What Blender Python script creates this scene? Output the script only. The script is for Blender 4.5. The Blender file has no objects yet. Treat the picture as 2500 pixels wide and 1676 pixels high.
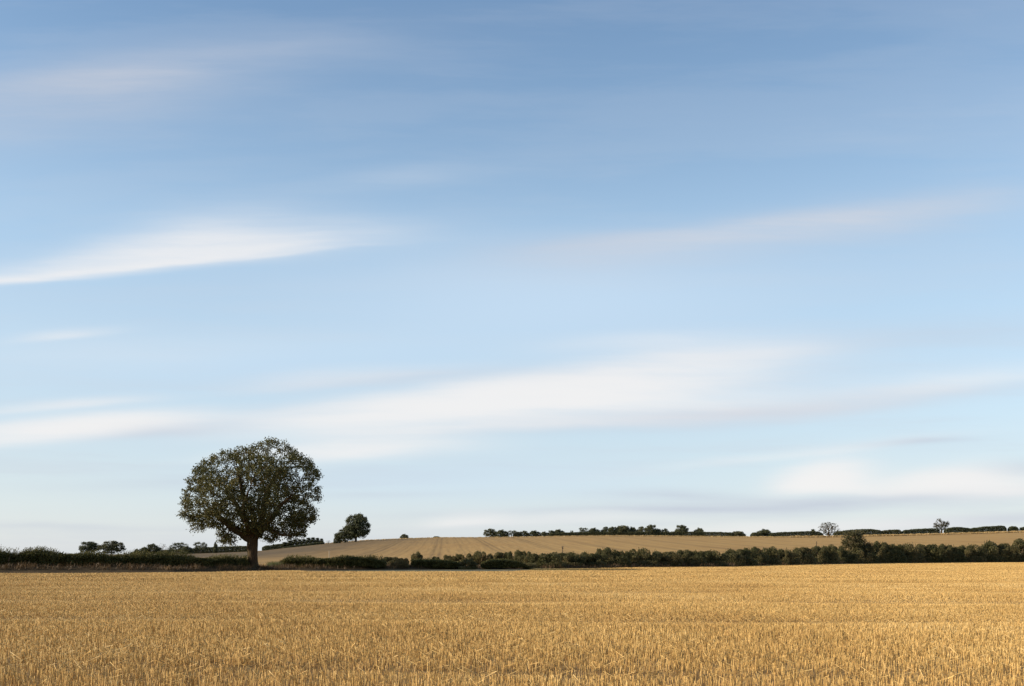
import bpy, math, random
import numpy as np
from mathutils import Vector, noise

R = math.radians
scene = bpy.context.scene
COL = scene.collection

# ------------------------------------------------------------------ camera
EYE = 1.7
F = 2431.0          # focal length in photo pixels (35 mm lens)
HOR = 1352.0        # photo row of the horizon
cam = bpy.data.cameras.new("camera")
cam_ob = bpy.data.objects.new("camera", cam)
COL.objects.link(cam_ob)
cam.lens = 35.0
cam.sensor_width = 36.0
cam.shift_y = (HOR - 838.0) / 2500.0
cam.clip_start = 0.1
cam.clip_end = 20000
cam_ob.location = (0, 0, EYE)
cam_ob.rotation_euler = (R(90), 0, 0)
scene.camera = cam_ob

# ------------------------------------------------------------------ light
SUN_EL, SUN_AZ = 19.0, -100.0        # azimuth: degrees clockwise from +Y
SKY_STRENGTH = 0.13
scene.view_settings.view_transform = 'Standard'
scene.view_settings.look = 'None'
scene.view_settings.gamma = 1.0
scene.view_settings.exposure = 0.55
sun_vec = Vector((math.sin(R(SUN_AZ)) * math.cos(R(SUN_EL)), math.cos(R(SUN_AZ)) * math.cos(R(SUN_EL)), math.sin(R(SUN_EL))))
sl = bpy.data.lights.new("sun", 'SUN')
sl.energy = 5.0
sl.angle = R(0.5)
sl.color = (1.0, 0.87, 0.70)
so = bpy.data.objects.new("sun", sl)
COL.objects.link(so)
so.location = (-60, 20, 60)
so.rotation_euler = sun_vec.to_track_quat('Z', 'Y').to_euler()

world = bpy.data.worlds.new("World")
scene.world = world
world.use_nodes = True
wt = world.node_tree
wt.nodes.clear()


class NT:
    """small helper that builds nodes and wires sockets or constants into them"""
    def __init__(s, tree):
        s.t = tree

    def node(s, typ, **kw):
        n = s.t.nodes.new(typ)
        for k, v in kw.items():
            setattr(n, k, v)
        return n

    def put(s, sock, v):
        if isinstance(v, bpy.types.NodeSocket):
            s.t.links.new(v, sock)
        elif v is not None:
            sock.default_value = v

    def math(s, op, a, b=None, c=None, clamp=False):
        n = s.node('ShaderNodeMath', operation=op, use_clamp=clamp)
        s.put(n.inputs[0], a)
        s.put(n.inputs[1], b)
        if c is not None:
            s.put(n.inputs[2], c)
        return n.outputs[0]

    def ramp(s, fac, stops, interp='LINEAR'):
        n = s.node('ShaderNodeValToRGB')
        n.color_ramp.interpolation = interp
        el = n.color_ramp.elements
        while len(el) < len(stops):
            el.new(0.5)
        for e, (p, c) in zip(el, stops):
            e.position = p
            e.color = (c[0], c[1], c[2], 1) if hasattr(c, '__len__') else (c, c, c, 1)
        s.put(n.inputs[0], fac)
        return n.outputs[0]

    def mix(s, fac, a, b, blend='MIX'):
        n = s.node('ShaderNodeMix', data_type='RGBA', blend_type=blend)
        s.put(n.inputs[0], fac)
        s.put(n.inputs[6], a if isinstance(a, bpy.types.NodeSocket) else (*a, 1))
        s.put(n.inputs[7], b if isinstance(b, bpy.types.NodeSocket) else (*b, 1))
        return n.outputs[2]

    def noise(s, vec, scale, detail=3, rough=0.55, dim='3D', lac=2.0):
        n = s.node('ShaderNodeTexNoise', noise_dimensions=dim)
        s.put(n.inputs['Vector'], vec)
        n.inputs['Scale'].default_value = scale
        n.inputs['Detail'].default_value = detail
        n.inputs['Roughness'].default_value = rough
        n.inputs['Lacunarity'].default_value = lac
        return n.outputs['Fac']

    def mapping(s, vec, loc=(0, 0, 0), rot=(0, 0, 0), scale=(1, 1, 1), typ='POINT'):
        n = s.node('ShaderNodeMapping', vector_type=typ)
        s.put(n.inputs['Vector'], vec)
        n.inputs['Location'].default_value = loc
        n.inputs['Rotation'].default_value = rot
        n.inputs['Scale'].default_value = scale
        return n.outputs[0]


W = NT(wt)
sky = W.node('ShaderNodeTexSky', sky_type='NISHITA', sun_disc=False)
sky.sun_elevation = R(SUN_EL)
sky.sun_rotation = R(SUN_AZ)
sky.air_density = 1.0
sky.dust_density = 0.35
sky.ozone_density = 1.3
geo = W.node('ShaderNodeTexCoord')
sep = W.node('ShaderNodeSeparateXYZ')
W.put(sep.inputs[0], geo.outputs['Generated'])
dx, dy, dz = sep.outputs
yy = W.math('MAXIMUM', W.math('ABSOLUTE', dy), 0.06)
cu = W.math('DIVIDE', dx, yy)
cv = W.math('DIVIDE', dz, yy)
comb = W.node('ShaderNodeCombineXYZ')
W.put(comb.inputs[0], cu)
W.put(comb.inputs[1], cv)
# wind-drawn streaks: warp the cloud coordinates with noise that is long along the wind
warp_in = W.mapping(comb.outputs[0], rot=(0, 0, R(-6)), scale=(2.2, 13, 1))
nz = W.node('ShaderNodeTexNoise', noise_dimensions='2D')
W.put(nz.inputs['Vector'], warp_in)
nz.inputs['Scale'].default_value = 1.0
nz.inputs['Detail'].default_value = 4
sub = W.node('ShaderNodeVectorMath', operation='SUBTRACT')
W.put(sub.inputs[0], nz.outputs['Color'])
sub.inputs[1].default_value = (0.5, 0.5, 0.5)
mad = W.node('ShaderNodeVectorMath', operation='MULTIPLY_ADD')
W.put(mad.inputs[0], sub.outputs[0])
mad.inputs[1].default_value = (0.10, 0.022, 0)
W.put(mad.inputs[2], comb.outputs[0])
cvec = mad.outputs[0]


def streaks(items):
    acc = None
    for (px, py, L, H, ang, bend, skew, op) in items:
        m = W.mapping(cvec, loc=((px - 1250) / F, (HOR - py) / F, 0), rot=(0, 0, R(ang)), scale=(L / F, H / F, 1), typ='TEXTURE')
        sp = W.node('ShaderNodeSeparateXYZ')
        W.put(sp.inputs[0], m)
        a, b = sp.outputs[0], sp.outputs[1]
        a2 = W.math('MULTIPLY', a, a)
        b1 = W.math('MULTIPLY_ADD', a2, bend, b)
        b2 = W.math('MULTIPLY_ADD', W.math('ABSOLUTE', b1), -skew, b1)   # skew > 0: sharp lower edge, feathered top
        s_ = W.math('MULTIPLY_ADD', b2, b2, a2)
        e = W.math('POWER', 0.3679, s_)
        acc = W.math('MULTIPLY_ADD', e, op, acc if acc is not None else 0.0)
    return acc


# photo x, photo y, half length, half height, slope in degrees, bend, skew, opacity
white = streaks([
    (250, 655, 420, 24, 7.5, 0.05, 0.45, 0.62),
    (620, 600, 300, 36, 4.5, 0.10, 0.25, 0.60),
    (30, 694, 300, 10, 6, 0.0, 0.3, 0.55),
    (330, 650, 300, 8, 7.5, 0.05, 0.3, 0.35),
    (640, 622, 260, 7, 4.5, 0.05, 0.3, 0.30),
    (560, 565, 200, 30, 10, 0.5, 0.2, 0.16),
    (470, 560, 240, 40, 9, 0.2, 0.2, 0.22),
    (1400, 948, 400, 40, 6, 0.10, 0.1, 0.95),
    (1180, 985, 420, 30, 5, 0.05, 0.1, 0.62),
    (930, 1010, 300, 34, 5, 0.0, 0.1, 0.66),
    (1250, 1036, 480, 18, 2, 0.0, 0.1, 0.50),
    (1480, 990, 420, 26, 3, 0.0, 0.1, 0.55),
    (1640, 880, 330, 34, 7, 0.1, -0.1, 0.52),
    (1560, 830, 260, 26, 4, 0.1, -0.1, 0.22),
    (900, 1095, 220, 30, 3, 0.1, 0.2, 0.74),
    (100, 1064, 280, 26, 7, 0.05, 0.3, 0.85),
    (330, 1030, 300, 24, 3, 0.1, 0.1, 0.45),
    (130, 988, 190, 12, 5, 0.05, 0.2, 0.50),
    (170, 826, 130, 10, 6, 0.05, 0.2, 0.35),
    (950, 435, 190, 24, 5, 0.1, 0.1, 0.14),
    (880, 918, 260, 20, 4, 0.1, 0.1, 0.30),
    (1900, 1110, 340, 12, 6, 0.1, 0.2, 0.32),
    (2030, 1168, 105, 30, 2, 0.35, 0.3, 1.6),
    (2320, 1180, 150, 26, 2, 0.2, 0.2, 1.0),
    (2500, 1195, 160, 24, 4, 0.2, 0.2, 0.5),
    (1180, 1272, 90, 14, 4, 0.2, 0.3, 0.55),
    (1420, 1270, 200, 14, 2, 0.2, 0.2, 0.45),
    (1900, 1290, 260, 14, 3, 0.1, 0.2, 0.5),
    (2250, 1280, 200, 16, 4, 0.1, 0.2, 0.25),
    (1880, 550, 520, 36, 7, 0.05, -0.3, 0.20),
    (2420, 925, 260, 24, 6, 0.05, 0.2, 0.30),
    (2100, 970, 420, 34, 5, 0.0, 0.2, 0.22),
    (600, 1110, 160, 12, 5, 0.0, 0.2, 0.25),
    (300, 860, 600, 40, 3, 0.0, 0.0, 0.10),
])
pale = streaks([
    (1330, 730, 620, 120, 0, 0.0, 0.0, 0.60),
    (700, 880, 600, 60, 2, 0.0, 0.0, 0.35),
    (1150, 1180, 700, 60, 0, 0.0, 0.0, 0.35),
])
grey = streaks([
    (300, 175, 560, 60, 8, 0.03, -0.35, 0.38),
    (80, 250, 520, 100, 9, 0.0, -0.2, 0.26),
    (1900, 545, 560, 42, 7, 0.05, -0.35, 0.55),
    (1450, 590, 280, 40, 6, 0.0, -0.2, 0.22),
    (2200, 510, 300, 60, 6, 0.0, -0.1, 0.16),
    (1950, 985, 620, 26, 4.5, 0.05, 0.0, 0.55),
    (1500, 1030, 420, 26, 2, 0.0, 0.3, 0.28),
    (2300, 810, 600, 36, 5, 0.0, 0.0, 0.24),
    (420, 1052, 260, 18, 3, 0.05, 0.2, 0.45),
    (960, 922, 240, 14, 3, 0.05, 0.2, 0.30),
    (2220, 1083, 130, 9, 2, 0.05, 0.1, 0.55),
    (1620, 1203, 190, 13, 0, 0.2, 0.1, 0.6),
    (2040, 1222, 480, 18, 2.5, 0.05, 0.1, 0.72),
    (2420, 1268, 300, 16, 3, 0.0, 0.1, 0.5),
    (1500, 1248, 420, 9, 1, 0.05, 0.1, 0.30),
    (2500, 1150, 200, 22, 5, 0.0, 0.0, 0.35),
    (150, 1290, 360, 9, 0, 0.0, 0.0, 0.22),
    (400, 1185, 360, 22, 2, 0.0, 0.0, 0.22),
    (950, 1210, 200, 8, 1, 0.0, 0.0, 0.2),
    (1500, 905, 300, 24, 5, 0.0, 0.0, 0.2),
])
fil = W.noise(W.mapping(cvec, rot=(0, 0, R(-5)), scale=(2.4, 26, 1)), 1.0, detail=6, rough=0.62, dim='2D')
fil2 = W.noise(W.mapping(cvec, loc=(2.2, 5.1, 0), rot=(0, 0, R(-6)), scale=(5.0, 75, 1)), 1.0, detail=5, rough=0.6, dim='2D')
fil = W.math('MULTIPLY_ADD', fil, 1.6, W.math('MULTIPLY_ADD', fil2, 0.7, -0.12))
white = W.math('MULTIPLY', white, fil)
white = W.math('DIVIDE', white, W.math('ADD', 1.0, W.math('MULTIPLY', W.math('MULTIPLY', white, white), 0.35)), clamp=True)
grey = W.math('MULTIPLY', grey, fil, clamp=True)
# faint cirrus everywhere, drawn out along the wind
cir = W.noise(W.mapping(cvec, loc=(3.1, 1.7, 0), rot=(0, 0, R(-6)), scale=(1.5, 11, 1)), 1.0, detail=6, rough=0.58, dim='2D')
cir = W.ramp(cir, [(0.42, 0.0), (0.60, 0.5), (0.78, 1.0)], 'EASE')
cir2 = W.noise(W.mapping(cvec, loc=(7.3, 4.2, 0), rot=(0, 0, R(-4)), scale=(2.0, 30, 1)), 1.0, detail=5, rough=0.6, dim='2D')
cir2 = W.math('MULTIPLY', W.ramp(cir2, [(0.45, 0.0), (0.75, 1.0)], 'EASE'), W.ramp(dz, [(0.0, 1.0), (0.18, 0.55), (0.3, 0.0)]))
# thin veil of high cloud that thickens towards the horizon
el = W.math('MAXIMUM', dz, 0.0)
veil = W.ramp(el, [(0.0, 0.86), (0.06, 0.74), (0.16, 0.58), (0.27, 0.60), (0.36, 0.46), (0.50, 0.30), (1.0, 0.05)], 'B_SPLINE')
veil_c = W.ramp(el, [(0.0, (0.68, 0.735, 0.80)), (0.10, (0.60, 0.71, 0.83)), (0.20, (0.58, 0.74, 0.88)), (0.30, (0.46, 0.66, 0.86)), (0.47, (0.19, 0.36, 0.60)), (1.0, (0.14, 0.28, 0.5))])
scl = W.node('ShaderNodeVectorMath', operation='SCALE')
W.put(scl.inputs[0], sky.outputs[0])
scl.inputs['Scale'].default_value = SKY_STRENGTH
EXPO = 2 ** scene.view_settings.exposure


def lit(c):
    return tuple(x / EXPO for x in c)


vc = W.node('ShaderNodeVectorMath', operation='SCALE')
W.put(vc.inputs[0], veil_c)
vc.inputs['Scale'].default_value = 1 / EXPO
c = W.mix(veil, scl.outputs[0], vc.outputs[0])
c = W.mix(W.math('MULTIPLY', cir, 0.20), c, lit((0.62, 0.66, 0.74)))
c = W.mix(W.math('MULTIPLY', cir2, 0.40), c, lit((0.60, 0.65, 0.73)))
c = W.mix(W.math('MULTIPLY', pale, 1.0, clamp=True), c, lit((0.60, 0.76, 0.93)))
c = W.mix(grey, c, lit((0.54, 0.59, 0.69)))
c = W.mix(white, c, lit((0.93, 0.905, 0.89)))
bg = W.node('ShaderNodeBackground')
W.put(bg.inputs[0], c)
bg.inputs[1].default_value = 1.0
wo = W.node('ShaderNodeOutputWorld')
wt.links.new(bg.outputs[0], wo.inputs[0])

# ------------------------------------------------------------------ helpers
rng = np.random.default_rng(7)
random.seed(7)


def prop(o, label=None, cat=None, group=None, kind=None):
    for k, v in (('label', label), ('category', cat), ('group', group), ('kind', kind)):
        if v:
            o[k] = v
    return o


def empty(name, loc=(0, 0, 0), rz=0.0):
    o = bpy.data.objects.new(name, None)
    o.empty_display_size = 0.3
    o.location = loc
    o.rotation_euler = (0, 0, rz)
    COL.objects.link(o)
    return o


def mesh(name, V, faces, mat, parent=None, vcol=None, smooth=False):
    """V (n,3); faces: (m,k) array of one polygon size, or a list of such arrays"""
    V = np.asarray(V, dtype=np.float32)
    if isinstance(faces, np.ndarray):
        faces = [faces]
    faces = [np.asarray(f, dtype=np.int32) for f in faces if len(f)]
    me = bpy.data.meshes.new(name)
    me.vertices.add(len(V))
    me.vertices.foreach_set('co', V.ravel())
    tot = sum(f.size for f in faces)
    me.loops.add(tot)
    me.loops.foreach_set('vertex_index', np.concatenate([f.ravel() for f in faces]))
    n = sum(len(f) for f in faces)
    me.polygons.add(n)
    ls = np.concatenate([np.full(len(f), f.shape[1], np.int32) for f in faces])
    me.polygons.foreach_set('loop_start', np.concatenate([[0], np.cumsum(ls)[:-1]]).astype(np.int32))
    me.polygons.foreach_set('use_smooth', np.full(n, smooth))
    if vcol is not None:
        at = me.attributes.new('tint', 'FLOAT', 'POINT')
        at.data.foreach_set('value', np.asarray(vcol, dtype=np.float32))
    me.materials.append(mat)
    me.update()
    o = bpy.data.objects.new(name, me)
    COL.objects.link(o)
    if parent is not None:
        o.parent = parent
    return o


def copy_tree(root):
    r = root.copy()
    COL.objects.link(r)
    for ch in root.children:
        k = ch.copy()
        COL.objects.link(k)
        k.parent = r
    return r


class Geo:
    def __init__(s):
        s.V, s.F, s.C, s.n = [], {}, [], 0

    def add(s, V, F, tint=None):
        V = np.asarray(V, float).reshape(-1, 3)
        F = np.asarray(F, int)
        s.V.append(V)
        s.F.setdefault(F.shape[1], []).append(F + s.n)
        s.C.append(np.full(len(V), 0.5) if tint is None else np.broadcast_to(np.asarray(tint, float), (len(V),)))
        s.n += len(V)

    def build(s, name, mat, parent=None, smooth=False):
        return mesh(name, np.concatenate(s.V), [np.concatenate(f) for f in s.F.values()], mat, parent, np.concatenate(s.C), smooth)


def unit(v):
    return v / np.maximum(np.linalg.norm(v, axis=-1, keepdims=True), 1e-9)


def leaf_quads(P, size, rg, droop=0.0, aspect=0.55, tint=None):
    """diamond-shaped leaves at points P with lengths size"""
    n = len(P)
    d = rg.normal(size=(n, 3))
    d[:, 2] -= droop
    d = unit(d)
    e = unit(np.cross(d, rg.normal(size=(n, 3))))
    size = np.broadcast_to(size, (n,))[:, None]
    a = d * size * 0.5
    b = e * size * 0.5 * aspect
    V = np.stack([P - a, P - a * 0.1 + b, P + a, P - a * 0.1 - b], 1).reshape(-1, 3)
    Fq = np.arange(4 * n).reshape(n, 4)
    t = rg.random(n) if tint is None else tint
    return V, Fq, np.repeat(t, 4)


def tube(P, rad, k):
    """tube with shared rings along points P"""
    P = np.asarray(P, float)
    n = len(P)
    t = unit(np.gradient(P, axis=0))
    u0 = np.cross(t[0], [0.31, 0.95, 0.05] if abs(t[0][1]) < 0.8 else [1.0, 0, 0])
    u = [u0 / np.linalg.norm(u0)]
    for i in range(1, n):
        w_ = u[-1] - t[i] * (u[-1] @ t[i])
        u.append(w_ / max(np.linalg.norm(w_), 1e-9))
    u = np.array(u)
    v = np.cross(t, u)
    an = np.linspace(0, 2 * np.pi, k, endpoint=False)
    V = P[:, None] + np.asarray(rad)[:, None, None] * (np.cos(an)[None, :, None] * u[:, None] + np.sin(an)[None, :, None] * v[:, None])
    i = np.arange(n - 1)[:, None] * k
    j = np.arange(k)[None]
    j2 = (j + 1) % k
    Fq = np.stack([i + j, i + j2, i + k + j2, i + k + j], -1).reshape(-1, 4)
    return V.reshape(-1, 3), Fq


# ------------------------------------------------------------------ materials
def material(name):
    m = bpy.data.materials.new(name)
    m.use_nodes = True
    m.node_tree.nodes.clear()
    return m, NT(m.node_tree)


def finish(N, color, rough=0.8, spec=0.2, bump=None, bump_d=0.02, bump_s=0.6, trans=0.0, trans_col=None):
    p = N.node('ShaderNodeBsdfPrincipled')
    N.put(p.inputs['Base Color'], color if isinstance(color, bpy.types.NodeSocket) else (*color, 1))
    N.put(p.inputs['Roughness'], rough)
    p.inputs['Specular IOR Level'].default_value = spec
    if bump is not None:
        b = N.node('ShaderNodeBump')
        b.inputs['Strength'].default_value = bump_s
        b.inputs['Distance'].default_value = bump_d
        N.put(b.inputs['Height'], bump)
        N.put(p.inputs['Normal'], b.outputs[0])
    out = N.node('ShaderNodeOutputMaterial')
    sh = p.outputs[0]
    if trans:
        t = N.node('ShaderNodeBsdfTranslucent')
        N.put(t.inputs[0], trans_col if trans_col is not None else color)
        mx = N.node('ShaderNodeMixShader')
        mx.inputs[0].default_value = trans
        N.put(mx.inputs[1], sh)
        N.put(mx.inputs[2], t.outputs[0])
        sh = mx.outputs[0]
    N.put(out.inputs[0], sh)


def leaf_mat(name, dark, mid, light, trans=0.22, obj_var=0.0, clump=0.6):
    m, N = material(name)
    at = N.node('ShaderNodeAttribute', attribute_name='tint')
    oi = N.node('ShaderNodeObjectInfo')
    tc = N.node('ShaderNodeTexCoord')
    nzv = N.noise(tc.outputs['Object'], clump, detail=2)
    f = N.math('MULTIPLY_ADD', at.outputs['Fac'], 0.55, N.math('MULTIPLY_ADD', nzv, 0.9, -0.22))
    if obj_var:
        f = N.math('ADD', f, N.math('MULTIPLY_ADD', oi.outputs['Random'], obj_var, -0.5 * obj_var))
    col = N.ramp(f, [(0.1, dark), (0.5, mid), (0.95, light)])
    finish(N, col, rough=0.6, spec=0.25, trans=trans)
    return m


M_ash = leaf_mat('ash_leaf', (0.037, 0.041, 0.012), (0.076, 0.074, 0.020), (0.155, 0.128, 0.038), trans=0.3, clump=0.5)
M_hedge = leaf_mat('hedge_leaf', (0.029, 0.032, 0.008), (0.058, 0.058, 0.015), (0.165, 0.140, 0.042), trans=0.32, clump=0.9)
M_thorn = leaf_mat('hawthorn_leaf', (0.052, 0.056, 0.018), (0.105, 0.096, 0.035), (0.175, 0.130, 0.058), trans=0.3, obj_var=0.38, clump=1.6)
M_far = leaf_mat('far_leaf', (0.050, 0.060, 0.028), (0.085, 0.090, 0.042), (0.135, 0.125, 0.060), trans=0.25, obj_var=0.4, clump=0.25)
M_sparse = leaf_mat('sparse_leaf', (0.034, 0.032, 0.014), (0.060, 0.054, 0.024), (0.10, 0.086, 0.042), trans=0.2, clump=0.3)


def bark_mat(name, a, b, sc=6):
    m, N = material(name)
    tc = N.node('ShaderNodeTexCoord')
    v = N.mapping(tc.outputs['Object'], scale=(sc, sc, sc * 0.16))
    n1 = N.noise(v, 1.6, detail=6, rough=0.65)
    n2 = N.noise(tc.outputs['Object'], 1.3, detail=3)
    col = N.mix(N.ramp(n1, [(0.32, 0), (0.68, 1)]), a, b)
    col = N.mix(N.ramp(n2, [(0.5, 0), (0.75, 0.45)]), col, (0.09, 0.085, 0.04))
    finish(N, col, rough=0.95, spec=0.1, bump=n1, bump_d=0.06, bump_s=0.9)
    return m


M_bark = bark_mat('ash_bark', (0.020, 0.014, 0.009), (0.095, 0.062, 0.034), 7)
M_bark_far = bark_mat('grey_bark', (0.06, 0.047, 0.034), (0.17, 0.13, 0.09), 3)
M_wood = bark_mat('pole_wood', (0.06, 0.045, 0.03), (0.13, 0.10, 0.07), 8)
M_pale_wood = bark_mat('pale_post_wood', (0.30, 0.25, 0.19), (0.45, 0.38, 0.29), 8)


def straw_mat(name, stops, trans=0.1, patch=0.15):
    m, N = material(name)
    at = N.node('ShaderNodeAttribute', attribute_name='tint')
    tc = N.node('ShaderNodeTexCoord')
    n1 = N.noise(tc.outputs['Object'], patch, detail=3)
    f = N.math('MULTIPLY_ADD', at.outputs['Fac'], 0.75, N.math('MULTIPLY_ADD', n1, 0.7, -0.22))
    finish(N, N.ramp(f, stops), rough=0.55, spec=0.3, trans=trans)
    return m


M_straw = straw_mat('straw', [(0.05, (0.27, 0.135, 0.042)), (0.45, (0.53, 0.325, 0.102)), (0.75, (0.66, 0.44, 0.155)), (1.0, (0.80, 0.61, 0.31))])
M_drygrass = straw_mat('dry_grass', [(0.05, (0.035, 0.022, 0.010)), (0.5, (0.09, 0.054, 0.023)), (0.88, (0.26, 0.16, 0.07)), (1.0, (0.44, 0.30, 0.14))], trans=0.2, patch=0.5)
M_ridgegrass = straw_mat('ridge_grass', [(0.05, (0.20, 0.13, 0.05)), (0.45, (0.38, 0.26, 0.11)), (0.8, (0.52, 0.37, 0.17)), (1.0, (0.52, 0.4, 0.24))], trans=0.15, patch=0.05)
M_greengrass = leaf_mat('rough_green_grass', (0.05, 0.06, 0.02), (0.09, 0.10, 0.035), (0.18, 0.16, 0.06), trans=0.25, clump=0.8)


def ground_mat(name, stops, sc=0.6, fine=18.0, bump=0.02):
    m, N = material(name)
    tc = N.node('ShaderNodeTexCoord')
    a = N.noise(tc.outputs['Object'], sc, detail=4)
    b = N.noise(tc.outputs['Object'], fine, detail=3, rough=0.7)
    f = N.math('MULTIPLY_ADD', b, 0.75, N.math('MULTIPLY_ADD', a, 0.6, -0.18))
    finish(N, N.ramp(f, stops), rough=0.95, spec=0.1, bump=b, bump_d=bump)
    return m


M_chaff = ground_mat('chaff_soil', [(0.25, (0.13, 0.072, 0.03)), (0.5, (0.26, 0.155, 0.06)), (0.75, (0.42, 0.27, 0.11))], 0.3, 9)
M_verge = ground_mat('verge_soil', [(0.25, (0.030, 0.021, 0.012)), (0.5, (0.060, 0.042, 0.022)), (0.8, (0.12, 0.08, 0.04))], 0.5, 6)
M_track = ground_mat('track_dirt', [(0.25, (0.34, 0.215, 0.09)), (0.5, (0.50, 0.335, 0.15)), (0.8, (0.62, 0.43, 0.21))], 0.4, 5)
M_land = ground_mat('far_land', [(0.25, (0.20, 0.14, 0.065)), (0.5, (0.28, 0.20, 0.095)), (0.8, (0.36, 0.26, 0.13))], 0.02, 2)
M_rut = ground_mat('rut_soil', [(0.25, (0.13, 0.085, 0.04)), (0.5, (0.2, 0.14, 0.07)), (0.8, (0.3, 0.2, 0.1))], 0.4, 5)

# ------------------------------------------------------------------ lie of the land
YC = 700.0      # distance of the crest
_crest = [(-400, 1356), (0, 1354), (350, 1353.5), (480, 1351.5), (560, 1348.5), (640, 1345), (700, 1337.5), (791, 1328), (896, 1320), (999, 1315.5), (1076, 1313.5),
          (1150, 1313.5), (1304, 1311.5), (1458, 1309), (1600, 1310), (1750, 1311.5), (1931, 1312.5), (2046, 1312), (2117, 1310), (2200, 1308.5), (2300, 1306), (2400, 1303), (2500, 1300), (2900, 1289)]
_edge = [(-900, 1404), (-200, 1402.5), (0, 1402), (420, 1400), (640, 1397), (700, 1395), (1000, 1393), (1300, 1391), (1500, 1388.5), (1750, 1386), (2150, 1377.5), (2500, 1374.7), (2900, 1371.5), (3400, 1370)]
CU = np.array([(p - 1250) / F for p, _ in _crest])
CE = np.array([(HOR - q) / F for _, q in _crest])
EU = np.array([(p - 1250) / F for p, _ in _edge])
EY = np.array([EYE * F / (q - HOR) for _, q in _edge])


def edge_y(u):
    """distance (along Y) of the far edge of the stubble field in the direction u = X/Y"""
    return np.interp(u, EU, EY)


def ss(a, b, x):
    t = np.clip((x - a) / (b - a), 0, 1)
    return t * t * (3 - 2 * t)


def ground_z(X, Y):
    X = np.asarray(X, float)
    Y = np.asarray(Y, float)
    u = X / np.maximum(Y, 1.0)
    ey = edge_y(u)
    d = Y - ey
    bank = np.interp(u, [-0.5, -0.36, -0.27, -0.1, 0.02, 0.1, 0.5], [0.66, 0.52, 0.33, 0.30, 0.15, 0.15, 0.2])
    z = bank * ss(0.2, 2.6, d)
    zc = EYE + np.interp(u, CU, CE) * YC
    s = np.clip((Y - 250) / (YC - 250), 0, 1)
    f = 0.5 * s ** 1.5 + 0.5 * (s * s * (3 - 2 * s))
    lo = bank + (0.55 - bank) * ss(130, 260, Y)
    hill = lo + (zc - lo) * f
    z = np.where(d > 6, hill, z)
    z = np.where(Y > YC, np.maximum(zc - 0.012 * (Y - YC), -12), z)
    return np.where(Y < 5, 0.0, z)


def gz(x, y):
    return float(ground_z(np.array([x]), np.array([y]))[0])


def at(px, Y):
    return (px - 1250) / F * Y


def grid_sheet(name, U, T, fn, mat, kind='structure', parent=None):
    """sheet over a parameter grid; fn(U,T) -> X,Y,Z"""
    UU, TT = np.meshgrid(U, T)
    X, Y, Z = fn(UU, TT)
    V = np.stack([X, Y, Z], -1).reshape(-1, 3)
    nu, nt_ = len(U), len(T)
    i = np.arange(nt_ - 1)[:, None] * nu + np.arange(nu - 1)[None]
    Fq = np.stack([i, i + 1, i + nu + 1, i + nu], -1).reshape(-1, 4)
    o = mesh(name, V, Fq, mat, parent, smooth=True)
    if kind:
        o['kind'] = kind
    return o


# base sheet to the horizon
gx = np.unique(np.concatenate([np.linspace(-6000, -700, 20), np.linspace(-700, 700, 141), np.linspace(700, 6000, 20)]))
gy = np.unique(np.concatenate([np.linspace(-3000, -60, 12), np.linspace(-60, 60, 7), np.linspace(60, 300, 121), np.linspace(300, 760, 70), np.linspace(760, 9000, 40)]))


def base_land(X, Y):
    d = Y - edge_y(X / np.maximum(Y, 1.0))
    dip = np.where(Y > 5, ss(-14, -6, d) * (1 - ss(11, 22, d)), 0)
    return X, Y, ground_z(X, Y) - 0.12 - 0.25 * ss(130, 300, Y) - 0.9 * dip


g = grid_sheet('ground', gx, gy, base_land, M_land)
prop(g, 'tan farmland rolling away to the horizon', None)

# foreground stubble field: flat, from behind the camera to its far edge
TRACK_PY = 1397.8


def field_edge(u):
    ey = edge_y(u)
    w = ss(-0.235, -0.20, u) * (1 - ss(0.0, 0.03, u))
    return np.where(w > 0, np.minimum(ey, ey * (1 - w) + w * EYE * F / (TRACK_PY - HOR)), ey)


g = grid_sheet('stubble_field', np.linspace(-0.75, 0.75, 301), np.concatenate([np.linspace(-0.4, 0.1, 4), np.linspace(0.12, 1.0, 60)]),
               lambda U, T: (U * np.maximum(field_edge(U) * T, 4) * np.where(T < 0.1, 6, 1), field_edge(U) * T, U * 0), M_chaff)
prop(g, 'golden harvested cereal field in front of the hedges')
# verge strip along the hedges
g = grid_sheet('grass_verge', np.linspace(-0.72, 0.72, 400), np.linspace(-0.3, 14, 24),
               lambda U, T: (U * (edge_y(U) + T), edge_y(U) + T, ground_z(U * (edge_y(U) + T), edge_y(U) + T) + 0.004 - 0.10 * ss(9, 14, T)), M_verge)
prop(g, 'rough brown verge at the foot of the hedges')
# farm track between the stubble and the verge
g = grid_sheet('farm_track', np.linspace(-0.236, 0.045, 120), np.linspace(0, 1, 10),
               lambda U, T: (U * (field_edge(U) + (edge_y(U) + 0.35 - field_edge(U)) * T), field_edge(U) + (edge_y(U) + 0.35 - field_edge(U)) * T, 0.02 + 0.02 * T + 0 * U), M_track)
prop(g, 'pale dirt headland track between stubble and verge')

# hill field with tramlines
m, N = material('hill_stubble')
tc = N.node('ShaderNodeTexCoord')
sp = N.node('ShaderNodeSeparateXYZ')
N.put(sp.inputs[0], tc.outputs['Object'])
X, Y, Z = sp.outputs
wob = N.noise(tc.outputs['Object'], 0.012, detail=2)
t = N.math('MULTIPLY_ADD', Y, 0.068, X)
t = N.math('MULTIPLY_ADD', wob, 1.0, t)
t = N.math('SUBTRACT', t, 0.5)
t = N.math('ADD', t, 5.4 - 1.5)


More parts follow.
